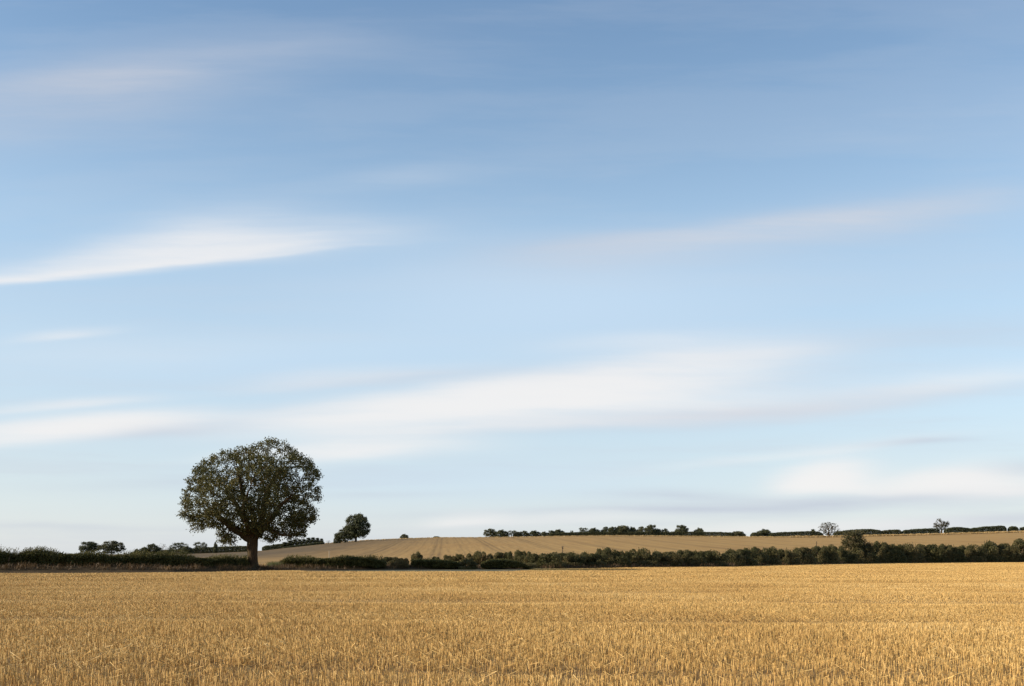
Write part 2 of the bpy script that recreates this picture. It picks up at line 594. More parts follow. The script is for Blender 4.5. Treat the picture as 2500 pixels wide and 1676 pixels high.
def line(pos, half, period):
    q = N.math('FLOORED_MODULO', N.math('SUBTRACT', t, pos - period / 2), period)
    q = N.math('ABSOLUTE', N.math('SUBTRACT', q, period / 2))
    return N.math('SUBTRACT', 1.0, N.math('DIVIDE', q, half), clamp=True)


cv_ = N.node('ShaderNodeCombineXYZ')
N.put(cv_.inputs[0], t)
N.put(cv_.inputs[1], N.math('MULTIPLY', Y, 0.03))
rows = N.noise(cv_.outputs[0], 0.75, detail=4, rough=0.7)
rows2 = N.noise(cv_.outputs[0], 0.14, detail=2)
patch = N.noise(tc.outputs['Object'], 0.018, detail=4, rough=0.6)
grain = N.noise(tc.outputs['Object'], 1.2, detail=2, rough=0.7)
lef = N.math('MULTIPLY_ADD', X, -1 / 75, -0.35, clamp=True)          # shade on the left of the hill, painted as darker, greyer stubble
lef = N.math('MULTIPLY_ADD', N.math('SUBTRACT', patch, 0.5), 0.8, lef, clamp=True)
base = N.ramp(N.math('MULTIPLY_ADD', rows, 0.5, N.math('MULTIPLY', patch, 0.5)), [(0.32, (0.27, 0.153, 0.052)), (0.5, (0.39, 0.232, 0.078)), (0.68, (0.50, 0.308, 0.102))])
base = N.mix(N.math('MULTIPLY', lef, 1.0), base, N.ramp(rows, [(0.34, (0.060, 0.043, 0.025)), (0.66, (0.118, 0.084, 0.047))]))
mid = N.math('MULTIPLY', N.math('MULTIPLY', N.ramp(Y, [(0, 0), (1, 1)]), 0), 1)
yb = N.math('MULTIPLY', N.math('MULTIPLY_ADD', Y, 1 / 300, -1.25, clamp=True), N.math('MULTIPLY_ADD', X, -1 / 150, 0.85, clamp=True))             # barer soil showing on the upper slope
base = N.mix(N.math('MULTIPLY', yb, N.math('MULTIPLY_ADD', patch, 2.2, -0.75, clamp=True)), base, (0.19, 0.120, 0.054))
var = N.ramp(rows2, [(0.35, 0.35), (0.7, 1.0)])
tl = N.math('MAXIMUM', line(0.0, 1.15, 23.6), line(2.4, 1.15, 23.6))
tl = N.math('MULTIPLY', tl, var)
tl2 = N.math('MULTIPLY', line(11.0, 1.0, 11.8), 0.35)
tl3 = N.math('MULTIPLY', N.math('MULTIPLY', line(1.5, 1.0, 3.93), N.ramp(patch, [(0.38, 0), (0.6, 1)])), 0.38)
tt = N.math('MAXIMUM', N.math('MAXIMUM', tl, tl2), tl3)
base = N.mix(N.math('MULTIPLY', tt, 0.72), base, (0.060, 0.040, 0.020))
# headland: a strip along the crest with its own pass of the drill
hd = N.math('ABSOLUTE', N.math('SUBTRACT', Y, 662.0))
hl = N.math('SUBTRACT', 1.0, N.math('DIVIDE', hd, 4.0), clamp=True)
hl = N.math('MAXIMUM', hl, N.math('MULTIPLY', N.math('SUBTRACT', 1.0, N.math('DIVIDE', N.math('ABSOLUTE', N.math('SUBTRACT', Y, 683.0)), 5.0), clamp=True), N.math('MULTIPLY_ADD', X, 1 / 60, -0.2, clamp=True)))
base = N.mix(N.math('MULTIPLY', hl, 0.55), base, (0.09, 0.06, 0.03))
base = N.mix(N.math('MULTIPLY_ADD', grain, 0.5, -0.1, clamp=True), base, N.mix(0.5, base, (0.45, 0.31, 0.13)))
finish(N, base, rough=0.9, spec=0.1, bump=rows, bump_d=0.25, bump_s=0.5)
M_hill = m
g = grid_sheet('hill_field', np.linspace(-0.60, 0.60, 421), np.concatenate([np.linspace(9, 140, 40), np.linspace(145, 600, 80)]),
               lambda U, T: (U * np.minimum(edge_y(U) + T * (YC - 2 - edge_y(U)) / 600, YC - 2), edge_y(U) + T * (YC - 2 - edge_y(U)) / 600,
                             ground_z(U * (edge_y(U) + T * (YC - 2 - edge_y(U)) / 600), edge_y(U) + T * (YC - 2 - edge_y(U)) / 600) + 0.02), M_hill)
prop(g, 'harvested hill field with tramlines running up to the ridge')

# ------------------------------------------------------------------ stubble
def prisms(P, H, lean, w, tint, name, mat, taper=0.8):
    """three-sided stalks with an open top cut at an angle"""
    n = len(P)
    a0 = rng.random(n) * 2 * np.pi
    an = a0[:, None] + np.array([0, 2.0944, 4.1888])[None]
    off = np.stack([np.cos(an), np.sin(an), np.zeros_like(an)], -1) * (w[:, None, None] * 0.5)
    B = P[:, None] + off
    T = P[:, None] + off * taper
    T[..., 0] += (lean[:, 0] * H)[:, None]
    T[..., 1] += (lean[:, 1] * H)[:, None]
    T[..., 2] += H[:, None] * np.sqrt(np.clip(1 - (lean ** 2).sum(1), 0.05, 1))[:, None] + (rng.random((n, 3)) - 0.5) * w[:, None] * 1.2
    V = np.concatenate([B, T], 1).reshape(-1, 3)
    b = np.arange(n)[:, None, None] * 6
    Fq = b + np.array([[0, 1, 4, 3], [1, 2, 5, 4], [2, 0, 3, 5]])[None]
    Ft = (np.arange(n)[:, None] * 6 + np.array([[3, 4, 5]]))
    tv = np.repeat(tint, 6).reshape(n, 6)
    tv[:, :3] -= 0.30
    return mesh(name, V, [Fq.reshape(-1, 4), Ft], mat, vcol=np.clip(tv, 0, 1).ravel())


def band_h(X, Y):
    """height of the stubble: wheelings and drill passes run across the view"""
    q = Y + 0.015 * X + 0.5 * np.sin(X * 0.11) + 0.25 * np.sin(X * 0.31 + 1)
    h = np.ones_like(Y)
    for c0, w0, k in ((13.8, 0.6, .5), (24.4, 1.2, .9), (34.4, 2.2, .97), (43.5, 2.6, .9), (48.0, 1.2, .4), (57.0, 2.4, .75), (69.5, 2.8, .75), (76.0, 1.5, .4),
                      (84, 2.8, .7), (97, 3.0, .7), (110, 3, .6), (124, 3.2, .7), (140, 3.5, .6), (156, 3.5, .6)):
        k = k * (0.7 + 0.3 * np.sin(X * 0.35 + c0))
        h -= k * np.exp(-((q - c0) / w0) ** 2)
    h *= 1 + 0.14 * np.sin(q * 0.62 + 0.8) + 0.06 * np.sin(q * 2.3 + X * 0.05)
    return np.clip(h, 0.25, 1.3)


def field_points(y0, y1, dens, row=0.125, extra=1.5, umax=0.56):
    n = int(dens * umax * (y1 * y1 - y0 * y0) * 1.25)
    Y = np.sqrt(y0 * y0 + rng.random(n) * (y1 * y1 - y0 * y0))
    u = (rng.random(n) * 2 - 1) * (umax + extra / Y)
    if row:
        Y = np.round(Y / row) * row + rng.normal(size=n) * row * 0.2
    X = u * Y
    k = Y < field_edge(u) - 0.1
    return X[k], Y[k]


parts_P, parts_H, parts_L, parts_W, parts_T = [], [], [], [], []


def add_stalks(X, Y, h, w, lean_s, tint):
    n = len(X)
    parts_P.append(np.stack([X, Y, np.full(n, -0.01)], 1))
    parts_H.append(h)
    parts_L.append(rng.normal(size=(n, 2)) * lean_s)
    parts_W.append(w)
    parts_T.append(tint)


def clumpy(X, Y, s=0.6):
    return 0.5 + 0.25 * np.sin(X * 2.1 * s + 1.3 * np.sin(Y * 1.7 * s)) + 0.25 * np.sin(Y * 2.9 * s + 1.1 * np.sin(X * 1.3 * s + 2))


X, Y = field_points(9.0, 31, 420)
keep = rng.random(len(X)) < np.where(Y < 15.5, 0.12 + 0.88 * clumpy(X, Y, 2.6), 0.72 + 0.25 * clumpy(X, Y, 1.6))
X, Y = X[keep], Y[keep]
h = 0.145 * band_h(X, Y) * (0.75 + 0.5 * rng.random(len(X)))
add_stalks(X, Y, h, 0.0060 + 0.004 * rng.random(len(X)), 0.07, 0.28 + 0.64 * rng.random(len(X)))
X, Y = field_points(31, 60, 250)
h = 0.14 * band_h(X, Y) * (0.8 + 0.4 * rng.random(len(X)))
add_stalks(X, Y, h, 0.008 + 0.005 * rng.random(len(X)), 0.09, 0.25 + 0.75 * rng.random(len(X)))
X, Y = field_points(60, 185, 75, row=0.25)
h = 0.14 * band_h(X, Y) * (0.8 + 0.35 * rng.random(len(X)))
add_stalks(X, Y, h, 0.018 + 0.012 * rng.random(len(X)), 0.1, 0.3 + 0.6 * rng.random(len(X)))
# loose straw lying across the rows
X, Y = field_points(9.0, 30, 40, row=0)
n = len(X)
L = rng.normal(size=(n, 2))
L = unit(L) * (0.9 + 0.09 * rng.random(n))[:, None]
parts_P.append(np.stack([X, Y, 0.01 + 0.09 * rng.random(n)], 1))
parts_H.append(0.1 + 0.25 * rng.random(n) ** 2)
parts_L.append(L)
parts_W.append(0.006 + 0.003 * rng.random(n))
parts_T.append(0.55 + 0.45 * rng.random(n))
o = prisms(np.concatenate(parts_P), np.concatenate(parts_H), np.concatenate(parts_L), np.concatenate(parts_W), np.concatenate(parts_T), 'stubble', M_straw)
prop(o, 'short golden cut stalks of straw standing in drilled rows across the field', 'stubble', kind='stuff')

# ------------------------------------------------------------------ grass on verges
def blades(P, H, W_, rg, lean=0.35, bias=(0, 0)):
    n = len(P)
    an = rg.random(n) * np.pi
    s = np.stack([np.cos(an), np.sin(an), np.zeros(n)], 1) * (W_[:, None] * 0.5)
    d = np.concatenate([rg.normal(size=(n, 2)) * lean + np.array(bias), np.ones((n, 1))], 1)
    d = unit(d) * H[:, None]
    mid = P + d * 0.55
    tip = P + d * np.array([1.25, 1.25, 0.93])
    V = np.stack([P - s, P + s, mid + s * 0.7, mid - s * 0.7, tip], 1).reshape(-1, 3)
    b = np.arange(n)[:, None] * 5
    return V, b + np.array([[0, 1, 2, 3]]), b + np.array([[3, 2, 4]])


def grass(name, u0, u1, d0, d1, dens, hmin, hmax, width, mat, label, pw=1.0, hollow=0.35):
    us = rng.random(60000 * 4) * (u1 - u0) + u0
    area = float(np.trapz(edge_y(np.linspace(u0, u1, 100)), np.linspace(u0, u1, 100))) * (d1 - d0)
    n = int(min(len(us), area * dens))
    us = us[:n]
    dd = d0 + (d1 - d0) * rng.random(n) ** pw
    Y = edge_y(us) + dd
    X = us * Y
    cl = clumpy(X, Y, 0.9) * 0.6 + clumpy(X + 50, Y, 3.1) * 0.4
    k = cl > hollow * rng.random(n) * 2
    X, Y, cl = X[k], Y[k], cl[k]
    P = np.stack([X, Y, ground_z(X, Y) - 0.02], 1)
    H = (hmin + (hmax - hmin) * rng.random(len(X))) * (0.45 + 0.9 * cl)
    V, Fq, Ft = blades(P, H, width * (0.6 + 0.8 * rng.random(len(X))), rng, bias=(0.12, 0))
    o = mesh(name, V, [Fq, Ft], mat, vcol=np.repeat(np.clip(0.15 + 0.6 * cl + 0.35 * (rng.random(len(X)) - 0.5), 0, 1), 5))
    return prop(o, label, 'grass', kind='stuff')


grass('dry_grass', -0.56, 0.03, 1.3, 6.5, 170, 0.12, 0.55, 0.035, M_drygrass, 'tufts of dry brown grass growing under the trimmed hedges', hollow=0.5)
grass('dry_grass', 0.03, 0.56, -0.1, 3.4, 110, 0.15, 0.7, 0.05, M_drygrass, 'thin line of dry grass at the foot of the bushy right hedgerow', hollow=0.45)
grass('green_grass', -0.245, -0.222, 4.0, 12, 260, 0.25, 0.75, 0.03, M_greengrass, 'low green undergrowth in the gap between tree and hedge', hollow=0.2)


# grass along the ridge
def ridge_grass(name, p0, p1, dY0, dY1, n, h0, h1, label):
    px = p0 + (p1 - p0) * rng.random(n)
    Y = YC + dY0 + (dY1 - dY0) * rng.random(n)
    X = at(px, Y)
    cl = clumpy(X, Y, 0.5)
    P = np.stack([X, Y, ground_z(X, Y) - 0.05], 1)
    H = (h0 + (h1 - h0) * rng.random(n)) * (0.6 + 0.6 * cl)
    V, Fq, Ft = blades(P, H, 0.25 + 0.25 * rng.random(n), rng, lean=0.3)
    o = mesh(name, V, [Fq, Ft], M_ridgegrass, vcol=np.repeat(np.clip(0.3 + 0.5 * cl + 0.4 * (rng.random(n) - 0.5), 0, 1), 5))
    return prop(o, label, 'grass', kind='stuff')


ridge_grass('ridge_grass', 700, 1500, -4, 0, 7000, 0.2, 0.9, 'low dry grass along the bare crest of the hill')
ridge_grass('ridge_grass', 1480, 1930, -9, -1, 12000, 0.4, 1.0, 'narrow pale grass line under the woodland end of the ridge hedges')
ridge_grass('ridge_grass', 1930, 2620, -12, -3, 26000, 0.8, 1.6, 'pale dry grass strip in front of the right hand ridge hedges')


# ------------------------------------------------------------------ trees
def colonize(seed_pos, seed_par, A, step, infl, kill, iters, rg, tropism=(0, 0, 0.05)):
    pos = [np.array(p, float) for p in seed_pos]
    par = list(seed_par)
    nch = [0] * len(pos)
    for p in par:
        if p >= 0:
            nch[p] += 1
    A = np.array(A)
    bd = np.full(len(A), 1e9)
    bi = np.zeros(len(A), int)
    new = list(range(len(pos)))
    tro = np.array(tropism)
    for it in range(iters):
        if not len(A) or not new:
            break
        Pn = np.array([pos[i] for i in new])
        for c0 in range(0, len(Pn), 400):
            D = np.linalg.norm(A[:, None] - Pn[None, c0:c0 + 400], axis=2)
            j = D.argmin(1)
            dm = D[np.arange(len(A)), j]
            b = dm < bd
            bd[b] = dm[b]
            bi[b] = np.array(new)[c0 + j[b]]
        k = bd > kill
        A, bd, bi = A[k], bd[k], bi[k]
        act = np.nonzero(bd < infl)[0]
        if not len(act):
            break
        acc = {}
        for q in act:
            acc.setdefault(int(bi[q]), []).append(q)
        new = []
        for i, qs in acc.items():
            if nch[i] >= 3:
                bd[qs] = 1e8
                continue
            v = unit(A[qs] - pos[i]).sum(0)
            v = unit(v + rg.normal(size=3) * 0.35 * math.sqrt(len(qs)) * 0.6 + tro * len(qs))
            pos.append(pos[i] + v * step)
            par.append(i)
            nch.append(0)
            nch[i] += 1
            new.append(len(pos) - 1)
    return np.array(pos), np.array(par)


def radii(par, tip, ex, floor=None):
    n = len(par)
    acc = np.zeros(n)
    r = np.zeros(n)
    for i in range(n - 1, -1, -1):
        r[i] = acc[i] ** (1 / ex) if acc[i] > 0 else tip
        if floor is not None and floor[i] > 0:
            r[i] = floor[i]
        if par[i] >= 0:
            acc[par[i]] += min(r[i], 10) ** ex
    return r


def branch_mesh(name, pos, par, r, mat, parent):
    ch = [[] for _ in par]
    for i, p in enumerate(par):
        if p >= 0:
            ch[p].append(i)
    G = Geo()
    starts = [(i, -1) for i, p in enumerate(par) if p < 0]
    while starts:
        i, p = starts.pop()
        chain = [p] if p >= 0 else []
        while True:
            chain.append(i)
            if not ch[i]:
                break
            c_ = sorted(ch[i], key=lambda q: -r[q])
            for q in c_[1:]:
                starts.append((q, i))
            i = c_[0]
        if len(chain) < 2:
            continue
        rr = r[chain].copy()
        if p >= 0:
            rr[0] = min(rr[0], rr[1] * 1.15)
        k = 12 if rr.max() > 0.2 else (7 if rr.max() > 0.05 else 4)
        V, Fq = tube(pos[chain], rr, k)
        G.add(V, Fq)
    return G.build(name, mat, parent, smooth=True)


def inside(poly, x, z):
    poly = np.asarray(poly, float)
    c_ = np.zeros(len(x), bool)
    n = len(poly)
    for i in range(n):
        x0, z0 = poly[i]
        x1, z1 = poly[(i + 1) % n]
        hit = ((z0 > z) != (z1 > z)) & (x < (x1 - x0) * (z - z0) / (z1 - z0 + 1e-12) + x0)
        c_ ^= hit
    return c_


def edge_dist(poly, x, z):
    poly = np.asarray(poly, float)
    d = np.full(len(x), 1e9)
    P = np.stack([x, z], 1)
    for i in range(len(poly)):
        a = poly[i]
        b = poly[(i + 1) % len(poly)]
        ab = b - a
        tt_ = np.clip(((P - a) @ ab) / (ab @ ab), 0, 1)
        d = np.minimum(d, np.linalg.norm(P - a - tt_[:, None] * ab, axis=1))
    return d


def fill_outline(poly, n, depth, rg, shell=0.5, holes=0.0, hscale=0.5, wmin=0.12):
    """points inside the solid made by inflating an outline; shell pushes points outwards, holes thins clumps away"""
    poly = np.asarray(poly, float)
    lo, hi = poly.min(0), poly.max(0)
    out = []
    tot = 0
    half = 0.5 * (hi - lo).min()
    while tot < n:
        x = lo[0] + (hi[0] - lo[0]) * rg.random(4 * n)
        z = lo[1] + (hi[1] - lo[1]) * rg.random(4 * n)
        k = inside(poly, x, z)
        x, z = x[k], z[k]
        q = np.clip(edge_dist(poly, x, z) / half, 0, 1)
        dm = depth * np.sqrt(np.clip(1 - (1 - q) ** 2, 0, 1)) + 0.02 * depth
        s = rg.random(len(x)) * 2 - 1
        y = dm * np.sign(s) * np.abs(s) ** shell
        P = np.stack([x, y, z], 1)
        w = np.clip(dm / depth, wmin, 1)
        k = rg.random(len(x)) < w
        if holes:
            nv = np.array([noise.noise(Vector(p_ * hscale)) for p_ in P])
            k &= nv > holes - 1
        P = P[k]
        out.append(P)
        tot += len(P)
    return np.concatenate(out)[:n]


# --- the lone ash ---------------------------------------------------------
TY = 95.0
S = TY / F
KX = 0.236 * S                      # metres per step of the outline's units


def tp(zx, zy):
    return ((zx - 840) * KX, (1432 - zy) * KX)


outline = [tp(*p) for p in [(760, 1085), (700, 1050), (630, 1070), (640, 1165), (570, 1190), (490, 1150), (500, 1060), (420, 1015), (330, 1030), (215, 1050), (215, 990), (290, 960), (150, 945), (92, 855),
                            (112, 760), (115, 670), (180, 600), (210, 500), (255, 420), (330, 345), (400, 280), (500, 250), (550, 210), (640, 215), (705, 175), (800, 190), (880, 170), (940, 125),
                            (1060, 95), (1150, 112), (1205, 140), (1225, 200), (1285, 205), (1320, 260), (1400, 270), (1440, 330), (1450, 375), (1500, 385), (1528, 450), (1520, 500), (1440, 525), (1510, 580), (1540, 655), (1520, 740),
                            (1430, 765), (1480, 815), (1495, 890), (1470, 945), (1390, 1000), (1350, 1050), (1370, 1095), (1290, 1120), (1180, 1135), (1140, 1085), (1080, 1110), (1050, 1150), (960, 1165), (920, 1110), (870, 1080)]]
rt = np.random.default_rng(21)
limbs = {
    'trunk': [(845, 1440, 0), (838, 1380, 0), (832, 1300, 0), (830, 1220, 0), (832, 1150, 0)],
    'l1': [(805, 1120, -.1), (745, 1072, -.4), (680, 1030, -.8), (620, 985, -1.0), (570, 945, -1.1), (520, 905, -1.2), (460, 870, -1.3), (400, 850, -1.5)],
    'l2': [(815, 1080, .3), (770, 1000, .6), (720, 920, .9), (660, 830, 1.2), (620, 760, 1.4), (560, 680, 1.6), (500, 620, 1.8)],
    'l3': [(845, 1070, 0), (850, 980, 0), (845, 900, -.2), (820, 820, -.4), (780, 740, -.6), (745, 640, -.8), (740, 540, -.9), (710, 450, -1.0)],
    'l4': [(865, 1075, .2), (895, 980, .5), (915, 880, .8), (925, 780, 1.0), (940, 680, 1.1), (970, 580, 1.2), (1020, 500, 1.3), (1080, 420, 1.3)],
    'l5': [(880, 1085, -.1), (950, 1020, -.4), (1010, 960, -.8), (1080, 900, -1.2), (1130, 830, -1.5), (1200, 760, -1.8), (1270, 700, -2.0)],
    'l6': [(890, 1090, -.3), (960, 1000, -.8), (1020, 1000, -1.2), (1080, 1040, -1.6), (1150, 1075, -1.9), (1220, 1085, -2.1)],
    'l7': [(860, 1070, .5), (900, 1000, 1.4), (960, 900, 2.2), (1040, 800, 2.8), (1100, 700, 3.2)],
    'l8': [(830, 1070, -.5), (810, 980, -1.4), (800, 880, -2.2), (830, 780, -2.9), (880, 660, -3.3)],
    'l10': [(640, 1002, -1.0), (625, 1060, -1.3), (590, 1105, -1.5), (550, 1150, -1.6)],
    'l11': [(1150, 1075, -1.9), (1230, 1095, -2.1), (1310, 1090, -2.2)],
    'l12': [(430, 862, -1.4), (330, 890, -1.7), (240, 900, -1.8), (170, 890, -1.8)],
    'l9': [(820, 1075, .6), (760, 990, 1.6), (700, 900, 2.5), (640, 800, 3.2)],
}
sp_, spar, sfl, lim0 = [], [], [], {}
for nm, pts in limbs.items():
    first = len(sp_)
    prev = -1 if nm == 'trunk' else {'l10': lim0.get('l1', 0) + 3, 'l11': lim0.get('l6', 0) + 4, 'l12': lim0.get('l1', 0) + 6}.get(nm, 4)
    lim0[nm] = first
    r0 = {'trunk': None, 'l1': 0.46, 'l2': 0.36, 'l6': 0.25, 'l3': 0.32, 'l4': 0.36, 'l5': 0.34, 'l10': 0.09, 'l11': 0.08, 'l12': 0.12}.get(nm, 0.24)
    last = None if nm == 'trunk' else np.array([*tp(*pts[0][:2]), 0])
    for q, (zx, zy, dep) in enumerate(pts):
        x_, z_ = tp(zx, zy)
        sp_.append((x_, dep, z_))
        spar.append(prev)
        prev = len(sp_) - 1
        if nm == 'trunk':
            sfl.append([0.60, 0.47, 0.46, 0.51, 0.53][q])
        else:
            sfl.append(r0 * (1 - 0.62 * q / (len(pts) - 1)))
# finer seeds: insert midpoints with slight crookedness
pos2, par2, fl2, remap = [], [], [], {}
for i, p in enumerate(sp_):
    p = np.array(p)
    if spar[i] < 0:
        pos2.append(p)
        par2.append(-1)
        fl2.append(sfl[i])
    else:
        a_ = np.array(sp_[spar[i]])
        mid_ = 0.5 * (a_ + p) + (rt.normal(size=3) * 0.06 if i > 5 else 0)
        pos2.append(mid_)
        par2.append(remap[spar[i]])
        fl2.append(0.5 * (sfl[i] + min(sfl[spar[i]], sfl[i] * 1.25)))
        pos2.append(p)
        par2.append(len(pos2) - 2)
        fl2.append(sfl[i])
    remap[i] = len(pos2) - 1
att = fill_outline(outline, 5600, 5.6, rt, shell=0.62, holes=0.86, hscale=0.5, wmin=0.42)
ring = fill_outline(outline, 9000, 5.6, rt, shell=1.0, wmin=1.0)
ring = ring[edge_dist(outline, ring[:, 0], ring[:, 2]) < 0.55][:900]
skirt = []
for lobe in ([(690, 1040), (760, 930), (960, 930), (1060, 1060), (1050, 1150), (960, 1165), (900, 1120), (790, 1120)],
             [(490, 1050), (640, 1040), (645, 1165), (570, 1190), (490, 1150)],
             [(1130, 1040), (1350, 1020), (1372, 1100), (1280, 1122), (1180, 1138)],
             [(150, 870), (420, 900), (430, 1010), (215, 1050), (215, 985), (150, 945)],
             [(1200, 900), (1490, 850), (1470, 945), (1380, 1010), (1220, 1040)]):
    skirt.append(fill_outline([tp(*p) for p in lobe], 260, 2.0, rt, shell=0.9, wmin=0.6))
att = np.concatenate([att, ring] + skirt)
pos, par = colonize(pos2, par2, att, 0.19, 1.9, 0.36, 120, rt, tropism=(0, 0, 0.04))
fl = np.zeros(len(pos))
fl[:len(fl2)] = fl2
rad = radii(par, 0.011, 2.35, fl)
ash = empty('ash_tree', (at(840 * 0.236 + 420, TY), TY, gz(at(618, TY), TY) - 0.05))
prop(ash, 'lone spreading ash tree with thick trunk at the end of the trimmed hedge', 'tree')
branch_mesh('trunk', pos, par, rad, M_bark, ash)
nchild = np.bincount(par[par >= 0], minlength=len(par))
tw = np.nonzero((rad < 0.021) & (np.arange(len(par)) >= len(fl2)))[0]
tips = np.nonzero((nchild == 0) & (np.arange(len(par)) >= len(fl2)))[0]
LP = []
for idx, k, sd in ((tw, 2, 0.10), (tips, 40, 0.17)):
    LP.append(np.repeat(pos[idx], k, 0) + rt.normal(size=(len(idx) * k, 3)) * sd)
LP = np.concatenate(LP)
G = Geo()
V, Fq, tv = leaf_quads(LP, 0.11 + 0.12 * rt.random(len(LP)), rt, droop=0.35, aspect=0.55)
G.add(V, Fq, tv)
G.build('crown', M_ash, ash)
# roots flare
print('ash nodes', len(pos), 'tips', len(tips), 'leaves', len(LP))


# --- generic tree prototypes (built 10 m tall at the origin) ---------------
PROTO = {}


def proto_tree(key, poly, depth, trunk_h, n_att, leaves, lsize, lsd, mat, seed, step=0.45, infl=3.5, kill=0.7, holes=0.0, tip=0.035, trunk_r=0.25, shell=0.7, bark=None, fill=0, lean=0.0):
    rg = np.random.default_rng(seed)
    A = fill_outline(poly, n_att, depth, rg, shell=shell, holes=holes, hscale=0.45)
    sp0 = [(lean * h_, 0, h_ * trunk_h) for h_ in (-0.05, 0.35, 0.7, 1.0)]
    pos, par = colonize(sp0, [-1, 0, 1, 2], A, step, infl, kill, 70, rg)
    fl_ = np.zeros(len(pos))
    fl_[:4] = [trunk_r * 1.3, trunk_r, trunk_r * 0.92, trunk_r * 0.85]
    r = radii(par, tip, 2.4, fl_)
    root = bpy.data.objects.new('tree', None)
    COL.objects.link(root)
    branch_mesh('trunk', pos, par, r, bark or M_bark_far, root)
    nch = np.bincount(par[par >= 0], minlength=len(par))
    tips_ = np.nonzero(nch == 0)[0]
    k = max(1, leaves // max(1, len(tips_)))
    LP = np.repeat(pos[tips_], k, 0) + rg.normal(size=(len(tips_) * k, 3)) * lsd
    if fill:
        LP = np.concatenate([LP, fill_outline(poly, fill, depth * 0.9, rg, shell=1.0)])
    G = Geo()
    V, Fq, tv = leaf_quads(LP, lsize * (0.7 + 0.6 * rg.random(len(LP))), rg, droop=0.2, aspect=0.65)
    G.add(V, Fq, tv)
    G.build('crown', mat, root)
    PROTO[key] = [root, False]


def circle(cx, cz, rx, rz, n=18, wob=0.0, seed=0, flat=0.0):
    rg = np.random.default_rng(seed)
    out = []
    for i in range(n):
        a_ = 2 * math.pi * i / n
        k = 1 + wob * (rg.random() * 2 - 1)
        z_ = math.sin(a_)
        if z_ < 0:
            z_ *= 1 - flat
        out.append((cx + rx * k * math.cos(a_), cz + rz * k * z_))
    return out


proto_tree('round', circle(0, 5.2, 4.4, 4.8, wob=.10, seed=1), 4.0, 2.2, 260, 5600, 0.52, 0.36, M_far, 31, holes=0.94, fill=1500)
proto_tree('round2', circle(0.2, 5.2, 4.8, 4.8, wob=.14, seed=2), 4.2, 2.0, 240, 4800, 0.52, 0.36, M_far, 32, holes=0.94, fill=1500)
proto_tree('airy', circle(0, 5.6, 4.6, 4.5, wob=.18, seed=3), 4.0, 2.6, 200, 3000, 0.45, 0.40, M_far, 33, holes=1.0)
proto_tree('oak', [(-6, 2.2), (-6.2, 4.2), (-4, 5.2), (-3.4, 6.6), (-2, 7), (-.6, 8.6), (1, 10), (2.5, 9.2), (3.6, 8.6), (4, 6.8), (5.6, 6.6), (6, 4.5), (5, 2.4), (2, 2), (-2, 1.8)], 3.8, 2.2, 260, 5200, 0.55, 0.40, M_far, 34, holes=0.9, fill=600)
proto_tree('tall', [(-2.6, 1.6), (-3.6, 3), (-3.4, 5), (-2.7, 6.2), (-2.8, 7.8), (-1.4, 9.2), (0.6, 10), (2.2, 9.4), (3.2, 8.2), (3.9, 6.4), (4, 4.4), (3.4, 2.6), (2.4, 1.2), (1.0, 1.5)], 3.3, 2.0, 420, 9500, 0.36, 0.30, M_far, 35, step=0.35, kill=.55, holes=0.95, trunk_r=0.3, lean=0.2, fill=3600)
proto_tree('column', [(-1.2, 0.4), (-1.5, 3), (-1.4, 6), (-1, 8.6), (0, 10), (.9, 8.8), (1.4, 6), (1.5, 3), (1.2, .4)], 1.4, 1.5, 140, 2200, 0.5, 0.30, M_far, 36, fill=900)
proto_tree('mound', [(-7, -.3), (-7.4, 2), (-6.6, 5), (-5, 7.6), (-2.5, 9.4), (0, 10), (2.6, 9.3), (5, 7.4), (6.8, 4.6), (7.4, 2), (7, -.3)], 5.5, 1.5, 220, 4200, 0.75, 0.5, M_far, 37, fill=2600)
proto_tree('mound2', [(-5.6, -.3), (-6.2, 2.4), (-5.4, 5.2), (-4.4, 6.4), (-3, 8.8), (-1, 9.2), (0.6, 10), (2.2, 8.4), (3.8, 8.2), (5.2, 5.6), (6, 3), (5.6, -.3)], 4.6, 1.5, 200, 4200, 0.7, 0.5, M_far, 38, fill=1800)
proto_tree('skeletal', [(-2, 1.2), (-4.6, 2.2), (-5.4, 4), (-4.6, 6), (-4, 8), (-2, 9.2), (0, 10), (2, 9.4), (3.8, 8.4), (5.2, 6.2), (5, 4), (4, 2.2), (2, 1.2)], 4.4, 1.8, 420, 2600, 0.28, 0.26, M_sparse, 39, bark=M_bark, step=0.4, kill=0.5, tip=0.055, trunk_r=0.42, shell=0.9)
proto_tree('twolobe', [(-1.2, 3), (-3.2, 3.4), (-4.6, 5), (-4.2, 6.8), (-2.8, 7.6), (-2.6, 9.4), (-1.4, 10), (-.4, 9.2), (-.2, 7.6), (1, 8.2), (2.6, 8.4), (4.4, 7), (4.2, 5.2), (3, 4), (1.6, 2.6), (1, 3.6)], 3.0, 2.4, 260, 2800, 0.34, 0.3, M_sparse, 40, bark=M_bark, step=0.4, kill=.5, tip=0.06, trunk_r=0.62, holes=0.95, lean=0.15)
proto_tree('twiggy', circle(0, 5.6, 3.6, 4.4, wob=.2, seed=5), 3.2, 2.0, 160, 260, 0.24, 0.3, M_sparse, 41, kill=0.5, tip=0.04, trunk_r=0.16, shell=0.9)


